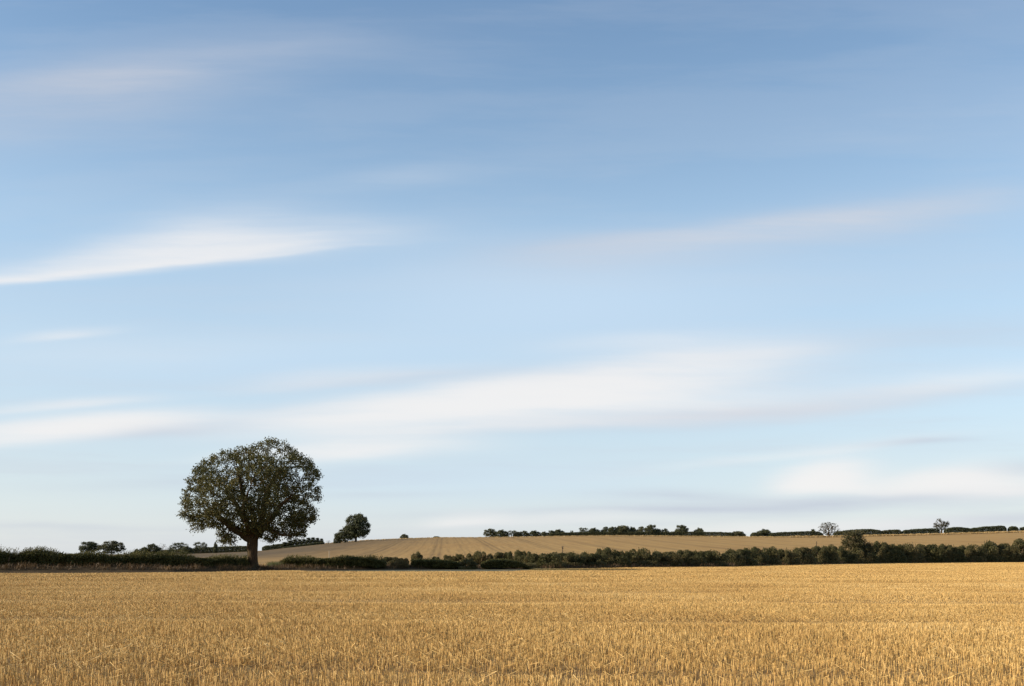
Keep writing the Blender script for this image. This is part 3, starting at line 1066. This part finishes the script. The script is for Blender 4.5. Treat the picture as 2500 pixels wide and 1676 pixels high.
def place(key, name, px, base_py, top_py, Y, hw_px, label, cat='tree', group=None, nat_hw=4.6, rz=None, sunk=0.15, depth=None):
    """a tree whose crown spans 2*hw_px photo pixels and whose top reaches top_py, standing at distance Y"""
    root, used = PROTO[key]
    r = copy_tree(root) if used else root
    PROTO[key][1] = True
    x = at(px, Y)
    z = gz(x, Y)
    top = EYE + (HOR - top_py) / F * Y
    H = max(0.4, top - z)
    w = hw_px / F * Y / nat_hw
    h_ = H / 10.0
    r.scale = (w, depth if depth else max(w, 0.6 * h_), h_)
    r.location = (x, Y, z - sunk * h_)
    r.rotation_euler = (0, 0, rz if rz is not None else 0.0)
    r.name = name
    return prop(r, label, cat, group)


RY = YC + 7
# medium tree on the skyline right of the ash, with its lower neighbour
place('tall', 'ash_tree', 868, 1319, 1254, 640, 34, 'tall leafy tree standing alone on the bare hill crest', nat_hw=3.9)
place('round2', 'leafy_tree', 842, 1324, 1291, 642, 26, 'lower bushy tree leaning against the tall tree on the hill crest')
place('mound2', 'field_shrub', 823, 1325, 1306, 641, 9, 'small round shrub at the foot of the crest trees', 'shrub', nat_hw=6)
place('twiggy', 'twiggy_shrub', 801, 1327, 1318, 660, 7, 'tiny bare shrub between the plantation row and the crest trees', 'shrub', nat_hw=3.6)
place('mound2', 'field_shrub', 987, 1315, 1304, YC + 4, 11, 'little green shrub alone on the bare ridge above the dark wheel lines', 'shrub', nat_hw=6, depth=.4)
place('mound', 'field_shrub', 1066, 1313, 1309.5, YC + 4, 9, 'low tuft of scrub on the bare ridge between shrub and woodland', 'shrub', nat_hw=7, depth=.3)

# far trees on the left
LY = 600
left_trees = [
    ('round', 'round_tree', 218, 1322, 23, 'domed dark tree beyond the left hedge, left one of the pair', 4.6, .3),
    ('round2', 'round_tree', 271, 1320.5, 29, 'flat topped dark tree beyond the left hedge, right one of the pair', 4.9, .1),
    ('mound2', 'small_tree', 334, 1340, 7, 'tiny tree top peeping over the left hedge', 6, 0),
    ('oak', 'oak_tree', 365, 1327.5, 25, 'stepped dark oak beyond the hedge with its peak to one side', 6.1, 0),
    ('twiggy', 'bare_tree', 396, 1324, 11, 'nearly leafless pale tree beside the stepped oak', 3.6, .4),
    ('airy', 'airy_tree', 434, 1323.5, 22, 'open crowned tree beyond the hedge with sky showing through', 4.6, 1.0),
    ('mound2', 'small_tree', 456, 1333, 14, 'low tree sheltering on the right of the open crowned tree', 6, .5),
    ('airy', 'airy_tree', 489, 1322, 17, 'two headed thin tree rising from the dark hedgerow left of the ash', 4.6, 2.2),
    ('mound2', 'small_tree', 526, 1322.5, 5, 'slim little tree tip above the hedgerow left of the ash', 6, .2),
]
for key, nm, px, top, hw, lab, nat, rz in left_trees:
    place(key, nm, px, 1352, top, LY + random.random() * 30, hw * 1.12, lab, nat_hw=nat, rz=rz)
plant = [(695, 1323, 9), (708, 1320, 9), (720, 1317.5, 9), (731, 1316, 8), (742, 1314.5, 8), (753, 1313, 8), (764, 1312, 8), (775, 1312, 7), (785, 1313, 6)]
pl_lab = ['shortest columnar tree of the plantation row, nearest the ash crown', 'columnar plantation tree beside the shortest one', 'third columnar plantation tree counted from the ash',
          'fourth columnar plantation tree counted from the ash', 'middle columnar tree of the plantation row', 'columnar plantation tree just beyond the middle one',
          'tall columnar plantation tree, third from the open end of its row', 'tall columnar plantation tree, second from the open end of its row', 'slim columnar tree closing the open end of the plantation row']
for (px, top, hw), lab in zip(plant, pl_lab):
    place('column', 'columnar_tree', px, 1340, top - 1.5 + 3 * random.random(), 660, hw * 0.85, lab, group='columnar trees of the plantation row', nat_hw=1.5, rz=0.0)

ridge = [
    ('round2', 'ridge_tree', 1199, 1291, 16, 'rounded dark tree at the near end of the ridge woodland', 4.9),
    ('mound2', 'ridge_tree', 1225, 1293.5, 15, 'dense dark tree behind the rounded end tree on the ridge', 6),
    ('airy', 'ridge_tree', 1249, 1294.5, 12, 'pale green thin tree third along the ridge woodland', 4.6),
    ('mound', 'ridge_bush', 1264, 1298, 10, 'low dark bush right of the pale green ridge tree', 7.2),
    ('round2', 'ridge_tree', 1281, 1296, 11, 'small round ridge tree between low dark bush and brownish tree', 4.9),
    ('mound2', 'ridge_tree', 1305, 1295.5, 15, 'brownish spreading tree on the ridge left of a narrow gap', 6),
    ('mound2', 'ridge_bush', 1329, 1298, 10, 'dark squat bush standing apart on the ridge by a narrow gap', 6),
    ('round', 'ridge_tree', 1346, 1295, 8, 'small upright tree starting the long ridge hedge', 4.4),
    ('mound2', 'ridge_tree', 1364, 1292.5, 14, 'wide dark tree near the start of the long ridge hedge', 6),
    ('column', 'ridge_sapling', 1394, 1295, 1.6, 'thin sapling tip above the ridge hedge, left of two', 1.5),
    ('column', 'ridge_sapling', 1398, 1295, 2.0, 'thin sapling tip above the ridge hedge, right of two', 1.5),
    ('airy', 'ridge_tree', 1426, 1287.5, 13, 'open round headed tree over the middle of the ridge hedge', 4.6),
    ('mound2', 'ridge_tree', 1450, 1289, 15, 'low broad tree touching the open round headed ridge tree', 6),
    ('round2', 'ridge_tree', 1479, 1286, 12, 'dark pointed tree left of the big ridge dome', 4.9),
    ('round', 'ridge_tree', 1496, 1286, 10, 'narrow dark tree pressed against the big ridge dome', 4.4),
    ('mound', 'ridge_tree', 1519, 1282, 20, 'biggest dome shaped dark tree on the ridge', 7.2),
    ('mound2', 'ridge_tree', 1543, 1286.5, 13, 'brown tinged tree on the far side of the big ridge dome', 6),
    ('round2', 'ridge_tree', 1566, 1285.5, 13, 'bushy green ridge tree between big dome and clear stemmed round tree', 4.9),
    ('round', 'ridge_tree', 1590, 1281, 13, 'clear stemmed round headed tree on the ridge', 4.4),
    ('mound2', 'ridge_bush', 1607, 1291, 10, 'yellowish green bush under the clear stemmed round tree', 6),
    ('round2', 'ridge_tree', 1625, 1290.5, 9, 'small dark tree at a dip in the ridge hedge', 4.9),
    ('round', 'ridge_tree', 1664, 1281.5, 14, 'round oak with visible trunk standing alone above the ridge hedge', 4.4),
    ('mound2', 'ridge_tree', 1707, 1289, 13, 'low rounded tree on the ridge hedge right of the lone round oak', 6),
    ('mound', 'ridge_bush', 1800, 1296.5, 18, 'swelling mound at the end of the long ridge hedge by an open gap', 7.2),
    ('mound2', 'ridge_bush', 1866, 1292, 18, 'dark rounded bush standing over the short hedge after the gap', 6),
    ('column', 'ridge_sapling', 1985, 1291, 5, 'little tree tip above the ridge hedge left of the skeletal tree', 1.5),
    ('skeletal', 'dying_tree', 2024, 1272, 22, 'half bare dying tree with spreading branches on the ridge', 5.0),
    ('twolobe', 'thin_tree', 2298, 1263.5, 16, 'thin leaning two headed tree alone on the right of the ridge', 4.4),
    ('mound2', 'ridge_bush', 2510, 1283.5, 19, 'rounded bush ending the ridge hedges beside the last small gap', 6),
]
for i, (key, nm, px, top, hw, lab, nat) in enumerate(ridge):
    place(key, nm, px, 1309, top, RY + random.random() * 5, hw * 1.18, lab, 'bush' if 'bush' in nm else 'tree', nat_hw=nat, rz=0.0 if key in ('twolobe', 'oak') else random.choice((0, math.pi)))


# ------------------------------------------------------------------ hedges
def hedge_mesh(path, hfun, wid, z0, n, leaf, rg, bump=0.12, bscale=1.2, shoots=None, push=0.45):
    """leaves through a long rounded box; path: list of (X, Y); hfun(s in 0..1) height; returns Geo"""
    path = np.array(path, float)
    seg = np.linalg.norm(np.diff(path, axis=0), axis=1)
    cum = np.concatenate([[0], np.cumsum(seg)])
    Lh = cum[-1]
    s = rg.random(n) * Lh
    P0 = np.stack([np.interp(s, cum, path[:, 0]), np.interp(s, cum, path[:, 1])], 1)
    tdir = unit(np.stack([np.interp(s + .5, cum, path[:, 0]) - np.interp(s - .5, cum, path[:, 0]), np.interp(s + .5, cum, path[:, 1]) - np.interp(s - .5, cum, path[:, 1])], 1))
    nrm = np.stack([tdir[:, 1], -tdir[:, 0]], 1)       # towards the camera side
    ex = rg.random(n) * 2 - 1
    ez = rg.random(n) * 2 - 1
    mx_ = np.maximum(np.abs(ex), np.abs(ez)) + 1e-6
    rr = mx_ ** push / mx_ / ((np.abs(ex / mx_) ** 5 + np.abs(ez / mx_) ** 5) ** 0.2)
    ex *= rr
    ez *= rr
    end = np.clip(np.minimum(s, Lh - s) / (wid * 0.6), 0, 1)
    end = np.sqrt(1 - (1 - end) ** 2)
    H = hfun(s / Lh)
    zz = ground_z(P0[:, 0], P0[:, 1])
    nv = np.array([noise.noise(Vector((s_ * bscale, e1 * 1.5, e2 * 1.5))) + 0.5 * noise.noise(Vector((s_ * bscale * 2.7, e1 * 3, e2 * 3 + 7))) for s_, e1, e2 in zip(s, ex, ez)])
    k = 1 + bump * nv
    off = ex * wid * 0.5 * k * (0.35 + 0.65 * end)
    hc = 0.5 * (H + z0)
    low = np.array([noise.noise(Vector((s_ * 0.8, 9.0, 2.0))) for s_ in s])
    z0 = z0 + 0.45 * np.clip(low, -0.3, 1) + 0.1
    hc = 0.5 * (H + z0)
    Z = zz + hc + ez * 0.5 * (H - z0) * k * (0.5 + 0.5 * end) - (1 - end) * 0.15 * H
    P = np.stack([P0[:, 0] + nrm[:, 0] * off, P0[:, 1] + nrm[:, 1] * off, Z], 1)
    G = Geo()
    V, Fq, tv = leaf_quads(P, leaf * (0.7 + 0.6 * rg.random(n)), rg, aspect=0.6)
    G.add(V, Fq, tv)
    if shoots:
        m_, hmin, hmax, lean_x = shoots
        s2 = rg.random(m_) * Lh
        X2 = np.interp(s2, cum, path[:, 0])
        Y2 = np.interp(s2, cum, path[:, 1]) + (rg.random(m_) - 0.5) * wid * 0.8
        H2 = hfun(s2 / Lh)
        act = np.array([noise.noise(Vector((q_ * 0.35, 3.1, 0))) for q_ in s2])
        hh = (hmin + (hmax - hmin) * rg.random(m_) ** 2.2) * np.clip(0.75 + 1.3 * act, 0.2, 1.7)
        nl = 9
        tq = np.linspace(0.0, 1.0, nl)
        zb = ground_z(X2, Y2) + H2 - 0.12
        lx = lean_x + rg.normal(size=m_) * 0.16
        ly = rg.normal(size=m_) * 0.16
        PX = X2[:, None] + (lx * hh)[:, None] * tq[None] ** 1.4
        PY = Y2[:, None] + (ly * hh)[:, None] * tq[None]
        PZ = zb[:, None] + hh[:, None] * tq[None]
        PP = np.stack([PX, PY, PZ], -1).reshape(-1, 3) + rg.normal(size=(m_ * nl, 3)) * 0.02
        V, Fq, tv = leaf_quads(PP, leaf * (0.7 + 0.4 * rg.random(len(PP))), rg, aspect=0.45, droop=-0.8)
        G.add(V, Fq, np.clip(tv * 0.6 + 0.45, 0, 1))  # raised tint paints the sunlit hedge top into the shoot leaves
    return G, cum, path


def hedge_stems(path, cum, z1, n, rg, mat, root, r=0.032):
    Lh = cum[-1]
    out = []
    for s in np.sort(rg.random(n) * Lh * 0.96 + 0.02 * Lh):
        x = np.interp(s, cum, path[:, 0]) + rg.normal() * 0.15
        y = np.interp(s, cum, path[:, 1]) - 0.4 + rg.normal() * 0.3
        z = gz(x, y)
        lx, ly = rg.normal(size=2) * 0.12
        r_ = r * (0.6 + rg.random())
        V, Fq = tube([(x, y, z - 0.05), (x + lx * .5, y + ly * .5, z + z1 * .5), (x + lx * 1.5, y + ly * 1.5, z + z1 + 0.35)], [r_ * 1.3, r_, r_ * 0.8], 5)
        G = Geo()
        G.add(V, Fq)
        out.append(G.build('stem', mat, root))
    return out


def hedge(name, pts, hpts, wid, z0, n, leaf, label, mat, seed, bump=0.12, bscale=1.2, shoots=None, stems=0, cat='hedge', group=None, push=0.45):
    """pts: (photo x, Y); hpts: (photo x, photo y of the top)"""
    rg = np.random.default_rng(seed)
    path = [(at(px, Y), Y) for px, Y in pts]
    pxs = np.array([p for p, _ in pts], float)
    P = np.array(path)
    cum = np.concatenate([[0], np.cumsum(np.linalg.norm(np.diff(P, axis=0), axis=1))])
    hp = np.array(hpts, float)

    def hf(q):
        s = q * cum[-1]
        x = np.interp(s, cum, P[:, 0])
        y = np.interp(s, cum, P[:, 1])
        px = 1250 + x / y * F
        top = np.interp(px, hp[:, 0], hp[:, 1])
        return EYE + (HOR - top) / F * y - ground_z(x, y)

    mid_ = path[len(path) // 2]
    root = empty(name, (mid_[0], mid_[1], gz(*mid_)))
    G, cum2, P2 = hedge_mesh(path, hf, wid, z0, n, leaf, rg, bump, bscale, shoots, push)
    parts = [G.build('foliage', mat, root)]
    if stems:
        parts += hedge_stems(P2, cum2, 0.4, stems, rg, M_bark_far, root)
    for p_ in parts:
        p_.data.transform(__import__('mathutils').Matrix.Translation(-root.location))
    return prop(root, label, cat, group)


# left of the ash
hedge('trimmed_hedge', [(-330, 85), (-150, 85.4), (34, 86.3)], [(-330, 1341), (0, 1349), (34, 1356)], 2.0, -0.12, 40000, 0.13,
      'dark wispy topped hedge cut off by the left edge of the photo', M_hedge, 51, shoots=(1500, .15, .85, .4), stems=14)
hedge('trimmed_hedge', [(36, 86.6), (200, 87.8), (400, 90.2), (520, 92.6), (606, 94.6)],
      [(30, 1362), (52, 1354), (62, 1350), (85, 1348), (110, 1350), (135, 1354), (180, 1354), (240, 1356), (270, 1361), (300, 1360), (380, 1359), (430, 1361), (500, 1364), (560, 1366), (604, 1368)], 2.0, -0.12, 120000, 0.125,
      'long dark trimmed hedge running up to the ash trunk', M_hedge, 52, shoots=(5200, .12, .75, .4), stems=34)
# right of the ash
hedge('trimmed_hedge', [(684, 101), (800, 101), (942, 102)], [(684, 1376), (700, 1364), (760, 1365), (820, 1364), (870, 1361), (905, 1364), (930, 1369), (945, 1378)], 2.2, -0.12, 56000, 0.135,
      'dark trimmed hedge just right of the ash tree', M_hedge, 53, shoots=(1700, .08, .6, .25), stems=18)
hedge('trimmed_hedge', [(1004, 104), (1060, 104), (1124, 104.5)], [(1004, 1367), (1030, 1367), (1080, 1369), (1124, 1372)], 2.2, -0.12, 28000, 0.135,
      'short low hedge with bare stems between two shaded bushes', M_hedge, 54, shoots=(600, .08, .4, .2), stems=14)
hedge('trimmed_hedge', [(1174, 105), (1230, 105), (1294, 105.5)], [(1174, 1375), (1195, 1368), (1230, 1367), (1260, 1371), (1280, 1378), (1294, 1386)], 2.4, 0.1, 24000, 0.135,
      'dark lens shaped hedge where the trimmed hedges end', M_hedge, 55, shoots=(500, .1, .25, .2))

# bushes: prototypes 1 m in half width, 1 m high
BUSH = []
for v_ in range(6):
    rg = np.random.default_rng(90 + v_)
    cs, rs = [], []
    for q in range(20):
        a_ = rg.random() * 6.28
        d_ = 0.80 * math.sqrt(rg.random())
        h_ = 0.08 + (0.72 - 0.10 * d_ * d_) * rg.random() ** 1.1
        cs.append((math.cos(a_) * d_, math.sin(a_) * d_, h_))
        rs.append(0.17 + 0.12 * rg.random())
    cs.append((rg.normal() * 0.2, 0, 0.72))
    rs.append(0.24)
    cs, rs = np.array(cs), np.array(rs)
    n = 15000
    i_ = rg.integers(0, len(cs), n)
    d_ = unit(rg.normal(size=(n, 3)))
    P = cs[i_] + d_ * (rs[i_] * (0.55 + 0.5 * rg.random(n) ** 0.5))[:, None] * np.array([1, 1, 0.95])
    m_ = 3600
    a_ = rg.random(m_) * 6.28
    r_ = 0.9 * np.sqrt(rg.random(m_))
    P = np.concatenate([P, np.stack([np.cos(a_) * r_, np.sin(a_) * r_, 0.34 * rg.random(m_)], 1)])
    # twigs poking out of the top
    m_ = 40
    tb = cs[rg.integers(0, len(cs), m_)] + unit(rg.normal(size=(m_, 3)) * [1, 1, .4] + [0, 0, .8]) * 0.25
    td = unit(rg.normal(size=(m_, 3)) * 0.5 + [0, 0, 1])
    TP = (tb[:, None] + td[:, None] * (np.linspace(0, .12, 8)[None, :, None])).reshape(-1, 3)
    P = np.concatenate([P, TP])
    P = P[P[:, 2] > 0.0]
    root = bpy.data.objects.new('hedgerow_bush', None)
    COL.objects.link(root)
    G = Geo()
    V, Fq, tv = leaf_quads(P, 0.056 * (0.6 + 0.8 * rg.random(len(P))), rg, aspect=0.65)
    clump_t = np.concatenate([rg.random(len(cs))])
    G.add(V, Fq, tv)
    zs = np.max(P[:, 2])
    G.build('foliage', M_thorn, root)
    for q in range(3):
        a_ = rg.random() * 6.28
        e_ = np.array([math.cos(a_) * .4, math.sin(a_) * .4, 0.62])
        V, Fq = tube([(e_[0] * .15, e_[1] * .15, -0.03), tuple(e_ * [.5, .5, .45]), tuple(e_)], [0.028, 0.02, 0.01], 5)
        G = Geo()
        G.add(V, Fq)
        G.build('stem', M_bark_far, root)
    BUSH.append([root, False, zs])


def bush(px, hw, top, label, v_=None, dY=3.2, Y=None, group='bushes of the hedgerow across the right of the field', name='hedgerow_bush', dep=None):
    k = random.randrange(6) if v_ is None else v_
    root, used, zs = BUSH[k]
    r = copy_tree(root) if used else root
    BUSH[k][1] = True
    u = (px - 1250) / F
    if Y is None:
        Y = float(edge_y(u)) + dY
    x = u * Y
    z = gz(x, Y)
    H = (EYE + (HOR - top) / F * Y - z) / (zs - 0.04)
    w = hw / F * Y / 0.88
    r.scale = (w, dep or max(1.3, 0.8 * w), H)
    r.location = (x, Y, z - 0.03)
    r.rotation_euler = (0, 0, random.choice((0, math.pi)))
    r.name = name
    return prop(r, label, 'bush', group)


front = 'shaded bushes between the trimmed hedges'
bush(975, 25, 1361, 'dark rounded bush after the first hedge right of the ash', 0, Y=103, group=front)
bush(1141, 22, 1363, 'round bush between the short low hedge and the lens shaped hedge', 1, Y=103.5, group=front)
bush(1292, 17, 1373, 'low yellow green bush at the end of the lens shaped hedge', 2, Y=107, group=front)
back = 'taller bushes behind the trimmed hedges'
bush(1020, 17, 1346, 'reddish brown shrub behind the start of the short low hedge', 3, Y=126, group=back)
bush(950, 22, 1360, 'low green bush behind the end of the first hedge', 4, Y=124, group=back)
bush(1060, 16, 1359, 'low brownish bush behind the middle of the short low hedge', 5, Y=127, group=back)
bush(1095, 18, 1355, 'grey green bush behind the right end of the short low hedge', 0, Y=127, group=back)
bush(1122, 16, 1351, 'small upright bush rising left of the reddish pointed one', 1, Y=127, group=back)
bush(1165, 24, 1344, 'reddish pointed bush rising above the bare slanting bank', 2, Y=126, group=back)
bush(1196, 20, 1351, 'low russet bush behind the left tip of the lens shaped hedge', 3, Y=126, group=back)
bush(1222, 20, 1349, 'olive bush behind the middle of the lens shaped hedge', 4, Y=125, group=back)
bush(1246, 17, 1347, 'brown green bush left of the tall one behind the lens shaped hedge', 5, Y=125, group=back)
bush(1274, 26, 1343.5, 'tall dark bush behind the right tip of the lens shaped hedge', 0, Y=122, group=back)
bush(1300, 20, 1349, 'sloping bush leaning down to the start of the open hedgerow', 1, Y=119, group=back)
row = [
    (1336, 28, 1349, 'broad dark bush starting the open hedgerow beside the dip'),
    (1378, 21, 1346, 'rounded green bush in front of the crossarm pole'),
    (1402, 15, 1348, 'narrow shaded bush right of the crossarm pole'),
    (1427, 19, 1347, 'grey tinged bush second right of the crossarm pole'),
    (1453, 17, 1351, 'lowest bush before the twin peaked pair'),
    (1484, 20, 1337, 'pointed taller bush, first of the twin peaked pair'),
    (1512, 17, 1343, 'square topped bush, second of the twin peaked pair'),
    (1545, 19, 1345, 'green bush just right of the notch showing golden field'),
    (1572, 22, 1336, 'highest rounded bush right of the golden notch'),
    (1603, 18, 1345, 'bush in the shade of the highest rounded one'),
    (1630, 20, 1346.5, 'dark bush two places right of the highest rounded one'),
    (1660, 20, 1343, 'olive bush three places right of the highest rounded one'),
    (1690, 20, 1343, 'brown green bush four places right of the highest rounded one'),
    (1717, 18, 1342, 'bush five places right of the highest rounded one'),
    (1745, 18, 1342, 'small bush before a slight dip in the middle of the hedgerow'),
    (1783, 22, 1340, 'green bush after the slight dip in the middle of the hedgerow'),
    (1816, 20, 1341, 'dusky bush in the middle of the hedgerow below the twin stakes'),
    (1843, 20, 1335.5, 'slightly raised bush left of the long even stretch'),
    (1874, 20, 1335.5, 'first bush of the long even stretch of hedgerow'),
    (1901, 17, 1337, 'second bush of the long even stretch of hedgerow'),
    (1922, 16, 1340, 'low bush in a shallow dip left of the leaning post'),
    (1945, 18, 1336.5, 'bush two places left of the leaning post'),
    (1967, 17, 1336, 'bush just left of the leaning post'),
    (1992, 18, 1333.5, 'bush standing in front of the leaning post'),
    (2019, 18, 1330.5, 'tall bush just right of the leaning post'),
    (2042, 15, 1330, 'dark topped bush before the gap at the hedgerow tree'),
    (2066, 16, 1342, 'low leafy bush in the gap left of the hedgerow tree'),
    (2092, 22, 1333, 'thick bush around the foot of the hedgerow tree'),
    (2117, 17, 1330, 'bush under the right side of the hedgerow tree'),
    (2140, 18, 1322, 'high shouldered bush leaning on the hedgerow tree'),
    (2172, 22, 1326, 'russet bush first clear of the hedgerow tree'),
    (2195, 15, 1329, 'narrow bush between the russet one and the peaked one'),
    (2216, 20, 1324, 'peaked bush second tallest right of the hedgerow tree'),
    (2246, 19, 1332, 'low green bush right of the peaked one'),
    (2272, 19, 1329, 'bush in the middle of the last stretch of hedgerow'),
    (2300, 18, 1328.5, 'bush below the thin two headed ridge tree'),
    (2326, 17, 1333, 'low brown bush right of the thin two headed tree'),
    (2352, 18, 1330, 'green bush four places from the right end of the hedgerow'),
    (2376, 18, 1327, 'grey green bush three places from the right end of the hedgerow'),
    (2414, 26, 1320.5, 'large domed bush near the right end of the hedgerow'),
    (2448, 20, 1327, 'dark hollow bush between the two largest domes'),
    (2488, 30, 1316, 'largest bush at the right end of the hedgerow'),
    (2545, 30, 1318, 'bush cut by the right edge of the photo'),
]
for i, (px, hw, top, lab) in enumerate(row):
    bush(px, hw * 1.7, top + (1 if i % 3 else 0), lab, i % 6, dY=2.6 + 1.2 * (i % 2))

# hedgerow tree among the bushes
M_thorn_dark = leaf_mat('dark_thorn_leaf', (0.034, 0.037, 0.012), (0.066, 0.062, 0.023), (0.115, 0.088, 0.04), trans=0.25, clump=0.6)
proto_tree('hedgetree', [(-3.6, 3.2), (-4.6, 5.2), (-5.4, 7.4), (-5, 9), (-2.5, 9.7), (0, 10), (2, 9.6), (2.8, 8.4), (3.2, 6.8), (5.2, 5.4), (5.6, 4.2), (4.4, 2.8), (1, 2.2), (-2, 2.4)], 3.6, 2.4, 330, 6500, 0.34, 0.32, M_thorn_dark, 61, step=.35, kill=.55, holes=0.95, trunk_r=0.3, fill=3000)
Yt = float(edge_y((2094 - 1250) / F)) + 4.4
place('hedgetree', 'hedgerow_tree', 2091, 1378, 1292, Yt, 39, 'flat topped tree rising above the hedgerow and overlapping the ridge', nat_hw=5.4)

# ridge hedges and the hedgerow on the left skyline
rh = [
    ((462, 1345), (560, 1337), (612, 1336), 640, 5, 'dark hedgerow on the skyline left of the ash trunk', [(455, 1346), (470, 1340), (500, 1337), (520, 1336), (545, 1335), (575, 1333.5), (612, 1334)], 3600),
    ((318, 0), (400, 0), (468, 0), 640, 5, 'low dark hedgerow on the skyline beneath the stepped oak', [(310, 1350), (340, 1347), (380, 1345), (420, 1342), (455, 1340), (470, 1343)], 3000),
    ((640, 1338), (680, 1334), (712, 1330), 662, 5, 'thin dark hedgerow behind the right side of the ash crown', [(632, 1335), (660, 1331.5), (690, 1328), (712, 1326)], 1600),
    ((690, 0), (735, 0), (792, 0), 656, 4, 'low dark undergrowth along the plantation row', [(690, 1336), (735, 1330), (770, 1325), (792, 1323)], 1600),
    ((1338, 0), (1410, 0), (1482, 0), RY - 1, 4, 'long even ridge hedge under the saplings left of the big dome', [(1338, 1303), (1370, 1301), (1410, 1300), (1450, 1299), (1482, 1299)], 3600),
    ((1476, 0), (1560, 0), (1640, 0), RY - 1, 4, 'ridge hedge running under the big dome and round headed tree', [(1476, 1299), (1550, 1299), (1600, 1299), (1640, 1299.5)], 3600),
    ((1634, 0), (1710, 0), (1790, 0), RY - 1, 4, 'ridge hedge under the lone round oak', [(1634, 1298.5), (1700, 1298.5), (1760, 1299.5), (1790, 1301)], 3400),
    ((1832, 0), (1845, 0), (1862, 0), RY - 1, 4, 'short ridge hedge right of the open gap', [(1828, 1306), (1838, 1301), (1862, 1300.5)], 1000),
    ((1876, 0), (1940, 0), (2010, 0), RY - 1, 4, 'low level ridge hedge left of the dying tree', [(1876, 1303), (1900, 1300), (1950, 1298.5), (1985, 1296.5), (2000, 1299), (2012, 1305)], 3200),
    ((2036, 0), (2095, 0), (2156, 0), RY - 1, 5, 'tall dark ridge hedge behind the hedgerow tree', [(2034, 1300), (2060, 1296), (2090, 1293), (2130, 1292), (2148, 1295), (2158, 1300)], 3400),
    ((2150, 0), (2175, 0), (2202, 0), RY - 1, 4, 'short ridge hedge right of the hedgerow tree top', [(2150, 1297), (2170, 1294), (2195, 1294), (2204, 1297)], 1500),
    ((2202, 0), (2250, 0), (2294, 0), RY - 1, 4, 'level ridge hedge ending at the thin two headed tree', [(2202, 1296), (2225, 1293), (2260, 1291), (2294, 1290.5)], 2600),
    ((2305, 0), (2335, 0), (2372, 0), RY - 1, 4, 'ridge hedge starting right of the thin two headed tree', [(2303, 1293), (2325, 1287.5), (2350, 1288), (2372, 1291)], 2200),
    ((2368, 0), (2410, 0), (2457, 0), RY - 1, 4, 'longest ridge hedge on the far right', [(2368, 1290.5), (2400, 1286.5), (2445, 1284), (2458, 1287)], 2600),
    ((2461, 0), (2474, 0), (2486, 0), RY - 1, 4, 'very short ridge hedge between the last two small gaps', [(2459, 1289), (2470, 1285.5), (2480, 1285.5), (2487, 1288)], 900),
]
for i, (a_, b_, c_, Yh, wd, lab, hp, n) in enumerate(rh):
    hedge('ridge_hedge' if i > 3 else 'far_hedgerow', [(a_[0], Yh), (b_[0], Yh), (c_[0], Yh)], hp, wd * 0.8, -0.3, n * 6, 0.5, lab, M_far, 200 + i, bump=0.16, bscale=0.35, push=0.75,
          group='hedges along the ridge' if i > 3 else None)


# ------------------------------------------------------------------ poles and posts
def pole(name, px, Y, top_py, r, label, mat, arm=None, box=False, lean=0.0, cat='pole'):
    x = at(px, Y)
    z = gz(x, Y)
    H = EYE + (HOR - top_py) / F * Y - z
    root = empty(name, (x, Y, z))
    G = Geo()
    V, Fq = tube([(0, 0, -0.3), (lean * H * .5, 0, H * .5), (lean * H, 0, H - 0.03), (lean * H, 0, H)], [r * 1.15, r, r * 0.9, r * 0.55], 10)
    G.add(V, Fq)
    G.add(V[-10:], np.arange(10)[None])
    G.build('shaft', mat, root, smooth=False)

    def bar(nm, x0, x1, y0, y1, z0, z1, m_):
        V = np.array([(a, b, c) for c in (z0, z1) for b in (y0, y1) for a in (x0, x1)])
        mesh(nm, V, np.array([[0, 2, 3, 1], [4, 5, 7, 6], [0, 1, 5, 4], [2, 6, 7, 3], [0, 4, 6, 2], [1, 3, 7, 5]]), m_, root)
    if arm:
        bar('crossarm', -arm, arm, -r - 0.09, -r + 0.02, H - 0.35, H - 0.22, mat)
        for q in (-0.85, 0, 0.85):
            G = Geo()
            V, Fq = tube([(q * arm, -r - 0.03, H - 0.22), (q * arm, -r - 0.03, H - 0.12), (q * arm, -r - 0.03, H)], [0.03, 0.06, 0.025], 8)
            G.add(V, Fq)
            G.build('insulator', M_pale_wood, root)
    if box:
        bar('transformer_box', -0.2, 0.2, -r - 0.35, -r, H - 0.95, H - 0.5, mat)
    return prop(root, label, cat)


pole('utility_pole', 36, 330, 1341.5, 0.13, 'dark utility pole with a short crossarm rising behind the left hedge', M_wood, arm=0.5)
pole('marker_post', 803.5, 205, 1344.5, 0.07, 'pale slim post standing behind the first hedge right of the ash', M_pale_wood, cat='post')
pole('utility_pole', 1373.5, 300, 1333.5, 0.13, 'dark wooden pole with a box near its top behind the open hedgerow', M_wood, arm=0.45, box=True)
pole('leaning_post', 1992.5, 240, 1322, 0.11, 'plain dark slightly leaning post behind the hedgerow', M_wood, lean=0.03, cat='post')
pole('field_stake', 1796, 640, 1316.2, 0.16, 'short dark stake on the upper hill field, left of two', M_wood, cat='stake')
pole('field_stake', 1802, 640, 1317, 0.16, 'short dark stake on the upper hill field, right of two', M_wood, cat='stake')
pole('field_stake', 729.5, 610, 1335.5, 0.2, 'small dark stake by the wheel lines below the plantation row', M_wood, cat='stake')

# unused prototypes are dropped
for r_ in [v for v in PROTO.values() if not v[1]] + [b for b in BUSH if not b[1]]:
    for ch in list(r_[0].children):
        bpy.data.objects.remove(ch)
    bpy.data.objects.remove(r_[0])
bpy.context.view_layer.update()
